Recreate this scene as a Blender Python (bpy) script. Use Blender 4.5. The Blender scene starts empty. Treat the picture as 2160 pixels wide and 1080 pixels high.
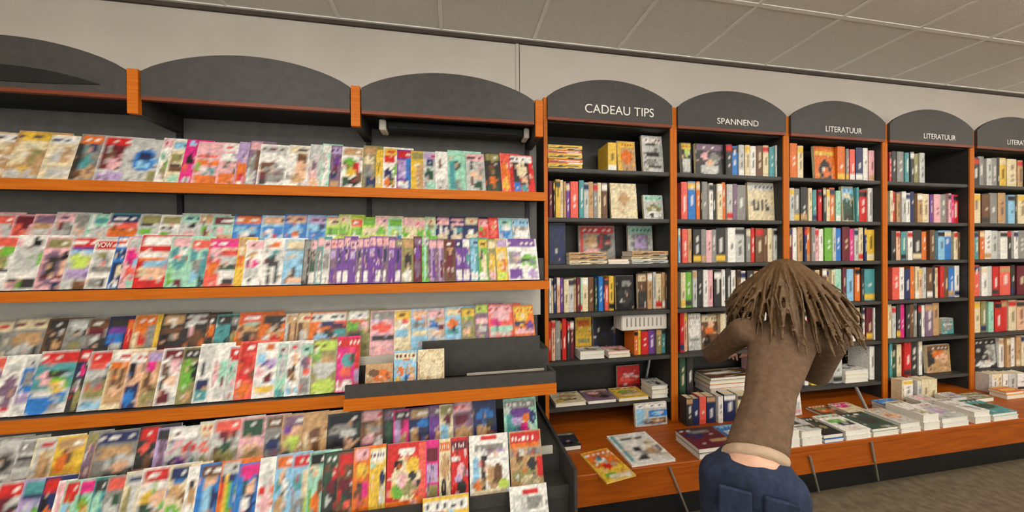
import bpy, bmesh, math, random
import numpy as np
from mathutils import Vector, Matrix

# ------------------------------------------------------------------ camera
F_PX, YAW, PITCH, ROLL, EYE = 700.0, 0.176, -0.004, -0.007, 1.45
SC = bpy.context.scene
COL = SC.collection
_cy, _sy, _cp, _sp = math.cos(YAW), math.sin(YAW), math.cos(PITCH), math.sin(PITCH)
_fw = Vector((_sy*_cp, _cy*_cp, _sp)); _rt0 = Vector((_cy, -_sy, 0)); _up0 = _rt0.cross(_fw)
_cr, _sr = math.cos(ROLL), math.sin(ROLL)
_rt = _rt0*_cr + _up0*_sr; _up = _up0*_cr - _rt0*_sr
cam_d = bpy.data.cameras.new('camera'); cam = bpy.data.objects.new('camera', cam_d); COL.objects.link(cam)
cam_d.sensor_fit = 'HORIZONTAL'; cam_d.sensor_width = 36.0; cam_d.lens = 36.0*F_PX/2160.0
cam_d.clip_start = 0.05; cam_d.clip_end = 60
M = Matrix((( _rt.x, _up.x, -_fw.x, 0), (_rt.y, _up.y, -_fw.y, 0), (_rt.z, _up.z, -_fw.z, EYE), (0, 0, 0, 1)))
cam.matrix_world = M
SC.camera = cam
# ------------------------------------------------------------------ world, exposure
SC.view_settings.view_transform = 'Standard'; SC.view_settings.look = 'None'
SC.view_settings.gamma = 1.0; SC.view_settings.use_curve_mapping = False
SC.view_settings.exposure = -0.18
wd = bpy.data.worlds.new('world'); SC.world = wd; wd.use_nodes = True
wd.node_tree.nodes['Background'].inputs[0].default_value = (1.0, 0.985, 0.96, 1)
wd.node_tree.nodes['Background'].inputs[1].default_value = 4.0   # daylight let in through the added windows
LAMP_POWER = 11.0        # emission of the added ceiling box lights

def at(px, py, n):
    """pixel -> point on the vertical plane y = n (the wall runs along x)"""
    v = _fw + _rt*((px-1080)/F_PX) - _up*((py-540)/F_PX)
    v = v*(n/v.y); return Vector((v.x, v.y, v.z+EYE))
def atz(px, py, z):
    v = _fw + _rt*((px-1080)/F_PX) - _up*((py-540)/F_PX)
    v = v*((z-EYE)/v.z); return Vector((v.x, v.y, v.z+EYE))
def sx(px, n, py=560): return at(px, py, n).x

# ------------------------------------------------------------------ colours
def lin(c): return tuple(((x/255)/12.92 if x/255 <= .04045 else ((x/255+.055)/1.055)**2.4) for x in c)
PAL = {'W': ('white', (236, 232, 224)), 'C': ('cream', (226, 210, 172)), 'G': ('grey', (140, 138, 132)),
 'L': ('pale grey', (196, 196, 190)), 'D': ('dark grey', (52, 50, 49)), 'K': ('black', (20, 20, 23)),
 'R': ('red', (205, 40, 36)), 'M': ('maroon', (105, 32, 44)), 'O': ('orange', (222, 112, 34)),
 'Y': ('yellow', (228, 186, 62)), 'T': ('tan', (192, 152, 106)), 'B': ('brown', (108, 74, 50)),
 'N': ('navy', (36, 46, 90)), 'U': ('blue', (45, 120, 196)), 'S': ('sky blue', (142, 194, 222)),
 'E': ('teal', (78, 150, 152)), 'V': ('green', (112, 176, 62)), 'I': ('dark green', (48, 80, 60)),
 'P': ('magenta', (222, 40, 128)), 'Q': ('pale pink', (232, 176, 180)), 'X': ('purple', (110, 62, 146)),
 'Z': ('lilac', (180, 156, 198)), 'H': ('olive', (146, 140, 88)), 'J': ('coral', (232, 96, 80)),
 'A': ('mint', (160, 212, 186)), 'F': ('peach', (228, 180, 146)), 'g': ('lime', (190, 214, 92)),
 'm': ('mauve', (128, 100, 122))}
LINC = {k: np.array(lin(v[1])) for k, v in PAL.items()}
def cname(k): return PAL[k][0]

# ------------------------------------------------------------------ materials
def new_mat(name):
    m = bpy.data.materials.new(name); m.use_nodes = True
    return m, m.node_tree, m.node_tree.nodes['Principled BSDF']
def noise_mat(name, c1, c2, scale=8, rough=.6, bump=.0, stretch=(1, 1, 1), detail=4, spec=.4, bscale=None):
    m, nt, b = new_mat(name); N = nt.nodes; L = nt.links
    tc = N.new('ShaderNodeTexCoord'); mp = N.new('ShaderNodeMapping'); mp.inputs['Scale'].default_value = stretch
    no = N.new('ShaderNodeTexNoise'); no.inputs['Scale'].default_value = scale; no.inputs['Detail'].default_value = detail
    cr = N.new('ShaderNodeValToRGB')
    cr.color_ramp.elements[0].position = .3; cr.color_ramp.elements[1].position = .7
    cr.color_ramp.elements[0].color = (*lin(c1), 1); cr.color_ramp.elements[1].color = (*lin(c2), 1)
    L.new(tc.outputs['Object'], mp.inputs[0]); L.new(mp.outputs[0], no.inputs['Vector'])
    L.new(no.outputs['Fac'], cr.inputs[0]); L.new(cr.outputs[0], b.inputs['Base Color'])
    b.inputs['Roughness'].default_value = rough; b.inputs['Specular IOR Level'].default_value = spec
    if bump:
        n2 = N.new('ShaderNodeTexNoise'); n2.inputs['Scale'].default_value = bscale or scale*3
        L.new(mp.outputs[0], n2.inputs['Vector'])
        bp = N.new('ShaderNodeBump'); bp.inputs['Strength'].default_value = bump; bp.inputs['Distance'].default_value = .01
        L.new(n2.outputs['Fac'], bp.inputs['Height']); L.new(bp.outputs[0], b.inputs['Normal'])
    return m
MAT = {}
MAT['wood'] = noise_mat('orange_wood', (184, 90, 8), (200, 110, 20), 5, .55, .05, (1, 6, 30), 6, .22)
MAT['woodtop'] = noise_mat('counter_wood', (142, 64, 6), (172, 86, 14), 4, .42, .03, (1.2, 14, 14), 6, .3)
MAT['redwood'] = noise_mat('dark_red_wood', (104, 44, 22), (128, 60, 30), 5, .5, .03, (1, 8, 20), 5)
MAT['dark'] = noise_mat('charcoal_laminate', (56, 54, 51), (66, 63, 60), 30, .55, .05)
MAT['panel'] = noise_mat('grey_back_panel', (92, 90, 87), (104, 101, 98), 20, .6, .04)
MAT['case'] = noise_mat('black_brown_laminate', (42, 41, 38), (52, 50, 47), 24, .55, .04)
MAT['board'] = noise_mat('pale_grey_board', (186, 182, 172), (196, 192, 182), 20, .6, .04)  # light grey that stands in for light falling on the rack panel
MAT['black'] = noise_mat('black_metal', (16, 16, 17), (24, 24, 25), 30, .5)
MAT['wall'] = noise_mat('painted_wall', (196, 187, 176), (204, 195, 184), 3, .85, .12, bscale=90)
MAT['tile'] = noise_mat('ceiling_tile_face', (228, 222, 214), (235, 229, 221), 40, .9, .2, bscale=160)
MAT['tbar'] = noise_mat('white_grid_bar', (244, 240, 233), (248, 245, 239), 10, .6)
MAT['shadowgap'] = noise_mat('brown_gap_trim', (70, 60, 52), (80, 70, 60), 10, .7)
MAT['carpet'] = noise_mat('brown_carpet', (96, 84, 64), (128, 112, 88), 22, .95, .5, detail=8, bscale=260)
MAT['steel'] = noise_mat('brushed_steel', (168, 164, 158), (186, 182, 176), 12, .35, 0, (1, 1, 20))
MAT['steel'].node_tree.nodes['Principled BSDF'].inputs['Metallic'].default_value = .7
MAT['white'] = noise_mat('white_enamel', (214, 208, 198), (222, 216, 206), 12, .5)
MAT['paper'] = noise_mat('page_edges', (216, 210, 194), (232, 227, 214), 6, .8, .3, (1, 1, 60), bscale=30)
MAT['letter'] = noise_mat('white_lettering', (226, 222, 214), (232, 228, 220), 12, .5)
MAT['acryl'] = noise_mat('frosted_plastic', (186, 180, 166), (196, 190, 176), 12, .3)
def print_mat():
    m, nt, b = new_mat('printed_paper'); N = nt.nodes; L = nt.links
    a = N.new('ShaderNodeVertexColor'); a.layer_name = 'Col'
    tc = N.new('ShaderNodeTexCoord'); no = N.new('ShaderNodeTexNoise'); no.inputs['Scale'].default_value = 70
    no.inputs['Detail'].default_value = 3
    mr = N.new('ShaderNodeMapRange'); mr.inputs[1].default_value = .3; mr.inputs[2].default_value = .7
    mr.inputs[3].default_value = .82; mr.inputs[4].default_value = 1.12
    mx = N.new('ShaderNodeMix'); mx.data_type = 'RGBA'; mx.blend_type = 'MULTIPLY'; mx.inputs[0].default_value = 1
    L.new(tc.outputs['Object'], no.inputs['Vector']); L.new(no.outputs['Fac'], mr.inputs[0])
    L.new(a.outputs[0], mx.inputs[6]); L.new(mr.outputs[0], mx.inputs[7]); L.new(mx.outputs[2], b.inputs['Base Color'])
    b.inputs['Roughness'].default_value = .42; b.inputs['Specular IOR Level'].default_value = .35
    return m
MAT['print'] = print_mat()

# ------------------------------------------------------------------ object helpers
def obj(name, mesh, mat=None, parent=None, loc=None, rot=None):
    o = bpy.data.objects.new(name, mesh); COL.objects.link(o)
    if mat is not None and mesh is not None and not mesh.materials: mesh.materials.append(MAT[mat] if isinstance(mat, str) else mat)
    if parent is not None: o.parent = parent
    if loc is not None: o.location = loc
    if rot is not None: o.rotation_euler = rot
    return o
def empty(name, loc=(0, 0, 0)):
    o = bpy.data.objects.new(name, None); COL.objects.link(o); o.location = loc; o.empty_display_size = .1; return o
def tag(o, label, cat, group=None):
    o['label'] = label; o['category'] = cat
    if group: o['group'] = group
    return o
def box_mesh(name, x0, x1, y0, y1, z0, z1, bev=0.0):
    bm = bmesh.new(); bmesh.ops.create_cube(bm, size=1)
    for v in bm.verts:
        v.co = Vector((x0+(v.co.x+.5)*(x1-x0), y0+(v.co.y+.5)*(y1-y0), z0+(v.co.z+.5)*(z1-z0)))
    if bev: bmesh.ops.bevel(bm, geom=bm.edges[:], offset=bev, segments=1, affect='EDGES')
    bmesh.ops.recalc_face_normals(bm, faces=bm.faces[:])
    me = bpy.data.meshes.new(name); bm.to_mesh(me); bm.free(); return me
def box(name, x0, x1, y0, y1, z0, z1, mat, parent=None, bev=0.0):
    """box given in world coordinates; the parent is an unrotated empty or object"""
    p = Vector((0, 0, 0)); q = parent
    while q is not None: p += q.location; q = q.parent
    return obj(name, box_mesh(name, x0-p.x, x1-p.x, y0-p.y, y1-p.y, z0-p.z, z1-p.z, bev), mat, parent)
def prism(name, pts, y0, y1, mat, parent=None, off=(0, 0, 0)):
    """outline in the xz plane extruded from y0 to y1"""
    bm = bmesh.new()
    a = [bm.verts.new((x-off[0], y0-off[1], z-off[2])) for x, z in pts]
    b = [bm.verts.new((x-off[0], y1-off[1], z-off[2])) for x, z in pts]
    bm.faces.new(a); bm.faces.new(b[::-1]); n = len(pts)
    for i in range(n): bm.faces.new((a[i], b[i], b[(i+1) % n], a[(i+1) % n]))
    bmesh.ops.recalc_face_normals(bm, faces=bm.faces[:])
    me = bpy.data.meshes.new(name); bm.to_mesh(me); bm.free()
    return obj(name, me, mat, parent)
def tube_mesh(name, a, b, r, seg=8):
    a, b = Vector(a), Vector(b); d = (b-a); L = d.length
    bm = bmesh.new(); bmesh.ops.create_cone(bm, cap_ends=True, segments=seg, radius1=r, radius2=r, depth=L)
    q = Vector((0, 0, 1)).rotation_difference(d.normalized()).to_matrix().to_4x4()
    bmesh.ops.transform(bm, matrix=Matrix.Translation((a+b)/2) @ q, verts=bm.verts[:])
    me = bpy.data.meshes.new(name); bm.to_mesh(me); bm.free(); return me
def sweep_mesh(name, pts, r, seg=8):
    """one bent tube through the points"""
    bm = bmesh.new(); rings = []
    for i, p in enumerate(pts):
        d = (pts[min(i+1, len(pts)-1)]-pts[max(i-1, 0)]).normalized(); a = d.cross(Vector((1, 0, 0))).normalized(); b = d.cross(a)
        rings.append([bm.verts.new(p+(a*math.cos(t)+b*math.sin(t))*r) for t in (2*math.pi*k/seg for k in range(seg))])
    for A, B in zip(rings, rings[1:]):
        for k in range(seg): bm.faces.new((A[k], A[(k+1) % seg], B[(k+1) % seg], B[k]))
    bm.faces.new(rings[0]); bm.faces.new(rings[-1]); bmesh.ops.recalc_face_normals(bm, faces=bm.faces[:])
    me = bpy.data.meshes.new(name); bm.to_mesh(me); bm.free(); return me
def struct(o): o['kind'] = 'structure'; return o
def text_mesh(name, body, size, mat, parent, loc, rot, width=None):
    """writing as one raised mesh per letter"""
    cu = bpy.data.curves.new(name, 'FONT'); cu.body = body; cu.size = size; cu.extrude = .0012
    cu.align_x = 'CENTER'; cu.align_y = 'CENTER'
    t = bpy.data.objects.new(name+'_c', cu); COL.objects.link(t)
    dg = bpy.context.evaluated_depsgraph_get(); me = bpy.data.meshes.new_from_object(t.evaluated_get(dg))
    bpy.data.objects.remove(t); me.materials.clear()
    bm = bmesh.new(); bm.from_mesh(me); bmesh.ops.remove_doubles(bm, verts=bm.verts[:], dist=1e-6)
    sc = 1.0
    if width:
        q = [v.co.x for v in bm.verts]; sc = width/(max(q)-min(q))
    seen = set(); bm.verts.index_update(); bm.verts.ensure_lookup_table()
    for v0 in bm.verts:
        if v0.index in seen: continue
        st = [v0]; isl = []; seen.add(v0.index)
        while st:
            v = st.pop(); isl.append(v)
            for ed in v.link_edges:
                w = ed.other_vert(v)
                if w.index not in seen: seen.add(w.index); st.append(w)
        ids = {v.index: k for k, v in enumerate(isl)}
        fs = {f for v in isl for f in v.link_faces}
        m2 = bpy.data.meshes.new(name); m2.from_pydata([(v.co.x*sc, v.co.y, v.co.z) for v in isl], [], [[ids[v.index] for v in f.verts] for f in fs])
        obj('letter', m2, mat, parent, loc, rot)
    bm.free()

# ------------------------------------------------------------------ the room
X0, X1, Y0, Y1, ZC = -3.662, 6.538, -3.766, 2.17, 2.874
struct(box('floor', X0, X1, Y0, Y1, -.06, 0, 'carpet'))
wb = struct(box('wall_back', X0, X1, Y1, Y1+.12, 0, ZC+.1, 'wall'))
wf = struct(box('wall_front', X0, X1, Y0-.12, Y0, 0, .42, 'wall'))
box('lintel', X0, X1, Y0-.12, Y0, 2.62, ZC+.1, 'wall', wf)
WN = 4; WB = (X1-X0)/WN  # windows added behind the camera to bring in frontal fill light
m_g, nt, b = new_mat('window_glass'); nt.nodes.remove(b)
_t = nt.nodes.new('ShaderNodeBsdfTransparent'); _g = nt.nodes.new('ShaderNodeBsdfGlossy'); _g.inputs['Roughness'].default_value = .02
_m = nt.nodes.new('ShaderNodeMixShader'); _m.inputs[0].default_value = .06
_n = nt.nodes.new('ShaderNodeTexNoise'); _n.inputs['Scale'].default_value = 2.0
_r = nt.nodes.new('ShaderNodeValToRGB'); _r.color_ramp.elements[0].color = (.93, .95, .94, 1); _r.color_ramp.elements[1].color = (.96, .97, .96, 1)
nt.links.new(_n.outputs['Fac'], _r.inputs[0]); nt.links.new(_r.outputs[0], _t.inputs[0])
nt.links.new(_t.outputs[0], _m.inputs[1]); nt.links.new(_g.outputs[0], _m.inputs[2]); nt.links.new(_m.outputs[0], nt.nodes['Material Output'].inputs[0])
MAT['glass'] = m_g
for i in range(WN):
    a, b_ = X0+WB*i, X0+WB*(i+1)
    box('pier', a, a+.10, Y0-.12, Y0, .42, 2.62, 'wall', wf); box('pier', b_-.10, b_, Y0-.12, Y0, .42, 2.62, 'wall', wf)
    wn = struct(box('window_%d' % (i+1), a+.10, b_-.10, Y0-.085, Y0-.035, .42, .48, 'dark'))
    box('window_frame', a+.10, b_-.10, Y0-.085, Y0-.035, 2.56, 2.62, 'dark', wn)
    for xx in (a+.10, (a+b_)/2-.03, b_-.16): box('window_frame', xx, xx+.06, Y0-.085, Y0-.035, .48, 2.56, 'dark', wn)
    for xx in ((a+.16, (a+b_)/2-.03), ((a+b_)/2+.03, b_-.16)): box('window_pane', xx[0], xx[1], Y0-.064, Y0-.058, .48, 2.56, 'glass', wn)
    pl = bpy.data.lights.new('window_portal', 'AREA'); pl.shape = 'RECTANGLE'; pl.size = WB-.32; pl.size_y = 2.08; pl.cycles.is_portal = True
    po = bpy.data.objects.new('window_portal', pl); COL.objects.link(po); po.location = ((a+b_)/2, Y0-.10, 1.52); po.rotation_euler = (-math.pi/2, 0, 0)
struct(box('wall_left', X0-.12, X0, Y0, Y1, 0, ZC+.1, 'wall'))
struct(box('wall_right', X1, X1+.12, Y0, Y1, 0, ZC+.1, 'wall'))
t = struct(box('trim_1', X0, X1, Y1-.016, Y1, ZC-.026, ZC-.004, 'shadowgap'))  # dark brown strip stands in for the shade of the gap under the ceiling
xj = sx(1092, 2.165, 140)
t = struct(box('trim_2', xj-.012, xj+.008, Y1-.008, Y1, 2.3, ZC-.002, 'wall'))
t = struct(box('trim_3', xj+.008, xj+.014, Y1-.003, Y1, 2.3, ZC-.03, 'shadowgap'))
ceil = struct(box('ceiling', X0, X1, Y0, Y1, ZC+.06, ZC+.1, 'tile'))
# suspended tiles between grid bars
xs = [-.062+.6*i for i in range(-6, 12)]; ys = [Y1]+[1.634-.6*i for i in range(10)]
LIGHT_CELLS = {(3, 3), (7, 3), (11, 3), (15, 3), (3, 6), (7, 6), (11, 6), (15, 6)}  # unseen box lights added here, made deep so their sides brighten the ceiling
def bev_tile(w, d):
    bm = bmesh.new(); bmesh.ops.create_cube(bm, size=1)
    for v in bm.verts: v.co = Vector((v.co.x*w, v.co.y*d, v.co.z*.016))
    bmesh.ops.bevel(bm, geom=[e for e in bm.edges if e.verts[0].co.z < 0 and e.verts[1].co.z < 0], offset=.006, segments=1, affect='EDGES')
    me = bpy.data.meshes.new('ceiling_tile'); bm.to_mesh(me); bm.free(); return me
tm = {}
m_l, nt, b = new_mat('light_diffuser')
b.inputs['Base Color'].default_value = (.9, .88, .82, 1); b.inputs['Emission Color'].default_value = (1, .95, .87, 1)
b.inputs['Emission Strength'].default_value = LAMP_POWER
MAT['lamp'] = m_l
for i in range(len(xs)-1):
    for j in range(len(ys)-1):
        w = xs[i+1]-xs[i]-.02; d = ys[j]-ys[j+1]-.02
        cx, cyy = (xs[i]+xs[i+1])/2, (ys[j]+ys[j+1])/2
        if (i, j) in LIGHT_CELLS or (i-1, j) in LIGHT_CELLS:
            lt = empty('ceiling_light', (cx, cyy, ZC-.002)); 
            tag(lt, 'square opal box light mounted on the ceiling above the aisle', 'light', 'box lights on the aisle ceiling')
            box('diffuser', cx-w/2+.03, cx+w/2-.03, cyy-d/2+.03, cyy+d/2-.03, ZC-.12, ZC-.0045, 'lamp', lt, .01)
            for a in ((cx-w/2, cx-w/2+.02, cyy-d/2, cyy+d/2), (cx+w/2-.02, cx+w/2, cyy-d/2, cyy+d/2), (cx-w/2+.02, cx+w/2-.02, cyy-d/2, cyy-d/2+.02), (cx-w/2+.02, cx+w/2-.02, cyy+d/2-.02, cyy+d/2)):
                box('frame', *a, ZC-.0042, ZC+.014, 'white', lt)
            continue
        k = (round(w, 3), round(d, 3))
        if k not in tm: tm[k] = bev_tile(w, d); tm[k].materials.append(MAT['tile'])
        obj('ceiling_tile', tm[k], None, ceil, (cx, cyy, ZC+.010))
for x in xs: box('ceiling_runner', x-.012, x+.012, Y0, Y1-.02, ZC-.002, ZC+.03, 'tbar', ceil)
for y in ys[1:]:
    for i in range(len(xs)-1):
        box('ceiling_cross_bar', xs[i]+.012, xs[i+1]-.012, y-.012, y+.012, ZC-.002, ZC+.03, 'tbar', ceil)
box('ceiling_edge_bar', X0, X1, Y1-.03, Y1, ZC-.004, ZC+.02, 'tbar', ceil)

# ------------------------------------------------------------------ bookcases
NB, BAY, S0 = 1.894, .85, .531
BT0 = .388                                 # counter height
BACK = 2.15
SH_Z = [1.967, 1.670, 1.388, 1.095, .806, .512]
SIGNS = ['CADEAU TIPS', 'SPANNEND', 'LITERATUUR', 'LITERATUUR', 'LITERATUUR']
WHICH = ['CADEAU TIPS bookcase', 'second bookcase from magazine rack', 'third bookcase from magazine rack', 'fourth bookcase from magazine rack', 'fifth bookcase from magazine rack']
NAMEB = ['tall dark bookcase under the CADEAU TIPS arch, next to the magazine rack', 'tall dark bookcase under the SPANNEND arch', 'tall dark LITERATUUR bookcase next to the SPANNEND one', 'tall dark LITERATUUR bookcase, middle one of three', 'tall dark LITERATUUR bookcase, farthest from the magazine rack']
def arch_pts(x0, x1, zb, zs, zp, n=20):
    pts = [(x0, zb), (x1, zb)]
    for i in range(n+1):
        t = i/n; x = x1+(x0-x1)*t; pts.append((x, zs+(zp-zs)*(1-(2*t-1)**2)**.85))
    return pts
for k in range(5):
    a, b_ = S0+BAY*k, S0+BAY*(k+1)
    e = empty('bookcase', ((a+b_)/2, NB, 0)); tag(e, NAMEB[k], 'bookcase', 'bookcases along the wall'); O = e.location
    for xx in ((a+.0005, a+.0225), (b_-.0225, b_-.0005)):
        sp = box('side_panel', xx[0], xx[1], NB+.006, BACK, .389, 2.375, 'case', e)
        box('edge_strip', xx[0], xx[1], NB-.002, NB+.006, .389, 2.375, 'wood', sp)
    box('back_panel', a+.0225, b_-.0225, BACK-.012, BACK, .389, 2.37, 'case', e)
    for i, z in enumerate(SH_Z):
        f = NB+.012
        if k == 0 and i == 5: z = .530
        s_ = box('shelf', a+.0235, b_-.0235, f, BACK-.012, z-.026, z, 'case', e)
        box('shelf_lip', a+.0235, b_-.0235, f-.004, f, z-.022, z-.002, 'dark', s_)
    box('top_panel', a+.0235, b_-.0235, NB+.02, BACK-.012, 2.236, 2.252, 'case', e)
    sb = prism('sign_board', arch_pts(a+.020, b_-.020, 2.258, 2.376, 2.502), NB-.018, NB-.001, 'dark', e, O)
    box('sign_edge', a+.022, b_-.022, NB-.017, NB-.001, 2.240, 2.258, 'redwood', sb)
    w = .45 if k == 0 else .31
    cx = (a+b_)/2+(.05 if k == 0 else .03 if k < 3 else .06)
    text_mesh('lettering', SIGNS[k], .075 if k == 0 else .055, 'letter', sb, (cx-O.x, -.0205, 2.318 if k == 0 else 2.30), (math.pi/2, 0, 0), w)
    if k == 0:
        box('strut', 0, 1, 0, 1, 0, 1, 'steel', e).data.transform(Matrix.Scale(0, 4))
        o = [c for c in e.children if c.name.startswith('strut')][0]
        p, q = at(1390, 754, 2.10), at(1377, 818, 2.10); p.z = min(p.z, .766); q.z = max(q.z, .545); p.x = min(p.x, S0+BAY-.04); q.x = min(q.x, S0+BAY-.075); o.data = tube_mesh('strut', p-O, q-O, .010); o.data.materials.append(MAT['steel'])
    if k == 2:
        p, q = at(1806, 818, 1.875), atz(1828, 864, BT0+.012)
        obj('strut', tube_mesh('strut', p-O, q-O, .010), 'steel', e)

# ------------------------------------------------------------------ display counter in front of the bookcases
BT, BF = .388, 1.505
BX0, BX1 = .505, S0+5*BAY
ben = empty('display_counter', ((BX0+BX1)/2, BF, 0)); tag(ben, 'low orange wood display counter running below the bookcases', 'counter')
box('counter_top', BX0, BX1, BF, BACK+.005, BT-.03, BT, 'woodtop', ben, .003)
box('fascia', BX0, BX1, BF+.002, BF+.022, .234, BT-.03, 'woodtop', ben)
box('end_panel', BX0, BX0+.02, BF+.024, BACK, 0, BT-.03, 'woodtop', ben)
box('plinth', BX0+.02, BX1, 1.655, 1.675, 0, .24, 'black', ben)
for px, py, qx, qy in ((1412, 985, 1452, 1084), (1492, 985, 1545, 1068), (1708, 962, 1727, 1037), (1838, 932, 1852, 1012)):
    p = at(px, py, BF-.007); q = at(qx, qy, 1.64); q.z = max(q.z, .002)
    mid = at((px+qx)/2, (py+qy)/2, BF-.007)
    obj('support_rod', sweep_mesh('support_rod', [v-ben.location for v in (p, mid, q)], .006), 'steel', ben)

# ------------------------------------------------------------------ magazine racks
RB = [-2.253, -1.353, -.454, .452]
NP = 1.95                                  # back panel plane
CAN = 1.70                                 # canopy front plane
TIER = {   # name: (n of the foot, z of the foot, lean, height, words)
 'T1': (1.775, 1.786, .30, .238, 'top magazine shelf'),
 'T2f': (1.722, 1.312, .28, .232, 'front row, second magazine shelf'),
 'T2r': (1.812, 1.432, .30, .232, 'back row, second magazine shelf'),
 'T3f': (1.622, .824, .30, .235, 'front row, third magazine shelf'),
 'T3r': (1.728, .950, .30, .232, 'back row, third magazine shelf'),
 'T4r': (1.512, .540, .28, .222, 'back row, fourth magazine shelf'),
 'T4f': (1.392, .432, .30, .222, 'front row, fourth magazine shelf'),
 'T5': (1.262, .262, .34, .24, 'lowest magazine step')}
RACKL = ['magazine rack bay with black lens shape on its arch', 'middle magazine rack bay between the black-lens arch and the tray bay', 'magazine rack bay with charcoal tray, next to the bookcases']
for k in range(3):
    a, b_ = RB[k], RB[k+1]
    if k == 2: b_ = .500
    e = empty('magazine_rack', ((a+b_)/2, NP, 0)); tag(e, RACKL[k], 'display rack', 'magazine rack bays'); O = e.location
    box('back_panel', a, b_, NP, NP+.018, .1, 2.30, 'panel', e)
    box('upright', a-.012, a+.012, NP-.012, NP, .1, 2.16, 'black', e)
    if k == 2: box('upright', .43, .454, NP-.012, NP, .1, 2.16, 'black', e)
    def shelf(nf, zc, th, zb, step=None):
        s_ = box('shelf', a, b_, nf+.014, NP-.013, zc+th/2-.022, zc+th/2-.002, 'dark', e)
        st = box('edge_strip', a, b_, nf, nf+.014, zc-th/2, zc+th/2, 'wood', s_)
        if step: 
            r = box('rear_step', a, b_, step[0], NP-.013, zc+th/2-.001, step[1], 'dark', e)
            box('step_lip', a, min(b_, .452), step[0]-.004, step[0], step[1]-.03, step[1]+.012, 'acryl', r)
    shelf(1.742, 1.764, .046, 0)
    shelf(1.690, 1.290, .044, 0, (1.800, 1.430))
    shelf(1.588, .799, .048, 0, (1.715, .948))
    box('backing_board', a, b_, 1.875, NP-.014, 1.10, 1.265, 'board', e)  # pale board added to show the panel brighter, as if lit
    # stepped base
    box('base_step', a, b_, 1.500, NP-.013, .10, .538, 'dark', e)
    box('base_step', a, b_, 1.378, 1.500, .08, .430, 'dark', e)
    s_ = box('base_step', a, b_, 1.245, 1.378, .08, .260, 'dark', e)
    box('edge_strip', a, b_, 1.370, 1.3775, .40, .452, 'wood' if k == 0 else 'dark', s_)
    box('edge_strip', a, b_, 1.237, 1.245, .225, .285, 'dark', s_)
    box('step_lip', a, min(b_, .452), 1.491, 1.4995, .52, .556, 'acryl', s_)
    box('kick_plate', a, b_, 1.29, 1.31, 0, .08, 'black', e)
    # canopy
    zs = 2.245
    sb = prism('canopy_board', arch_pts(a+.026, RB[k+1]-.026, 2.150, 2.258, 2.362), CAN, CAN+.018, 'dark', e, O)
    box('board_edge', a+.026, RB[k+1]-.026, CAN, CAN+.018, 2.134, 2.150, 'redwood', sb)
    box('canopy_soffit', a+.026, RB[k+1]-.026, CAN+.02, NP-.013, 2.150, 2.166, 'black', e)
    for xb in ([a] if k < 2 else [a, RB[3]]):
        cb = box('canopy_bracket', xb-.018, xb+.018, CAN+.012, NP-.013, 2.075, 2.262, 'case', e)
        box('bracket_edge', xb-.020, xb+.020, CAN-.006, CAN+.012, 2.070, 2.262, 'wood', cb)
    if k == 2:
        fx = box('light_fixture', a+.12, RB[3]-.06, 1.80, 1.87, 2.10, 2.150, 'black', e, .01)
        for xx in ((a+.085, a+.12), (RB[3]-.06, RB[3]-.03)): box('fixture_end', xx[0], xx[1], 1.79, 1.88, 2.095, 2.150, 'white', fx, .006)
        # grey tray on the third shelf
        tr = box('tray_front', a+.004, .468, 1.486, 1.500, .852, .905, 'dark', e)
        box('tray_edge', a, .470, 1.482, 1.500, .800, .851, 'wood', tr)
        box('tray_floor', a+.004, .468, 1.5005, 1.587, .822, .838, 'dark', tr)
        box('tray_end', .456, .470, 1.5005, 1.60, .840, .900, 'dark', tr)
        box('tray_riser', a+.30, .449, 1.700, 1.713, .84, 1.02, 'dark', tr)
    if k == 0:   # black plate standing in for a shadowed lens-shaped cutout in the arch board
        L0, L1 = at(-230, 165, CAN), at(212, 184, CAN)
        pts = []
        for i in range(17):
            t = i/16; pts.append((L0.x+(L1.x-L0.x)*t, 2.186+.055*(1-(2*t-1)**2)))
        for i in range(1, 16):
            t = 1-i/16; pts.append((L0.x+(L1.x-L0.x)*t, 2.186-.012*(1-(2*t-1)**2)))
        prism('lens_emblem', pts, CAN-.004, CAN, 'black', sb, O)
    if k == 2:
        box('end_panel', .486, .4995, 1.30, NP, 0, .56, 'dark', e)

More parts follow.
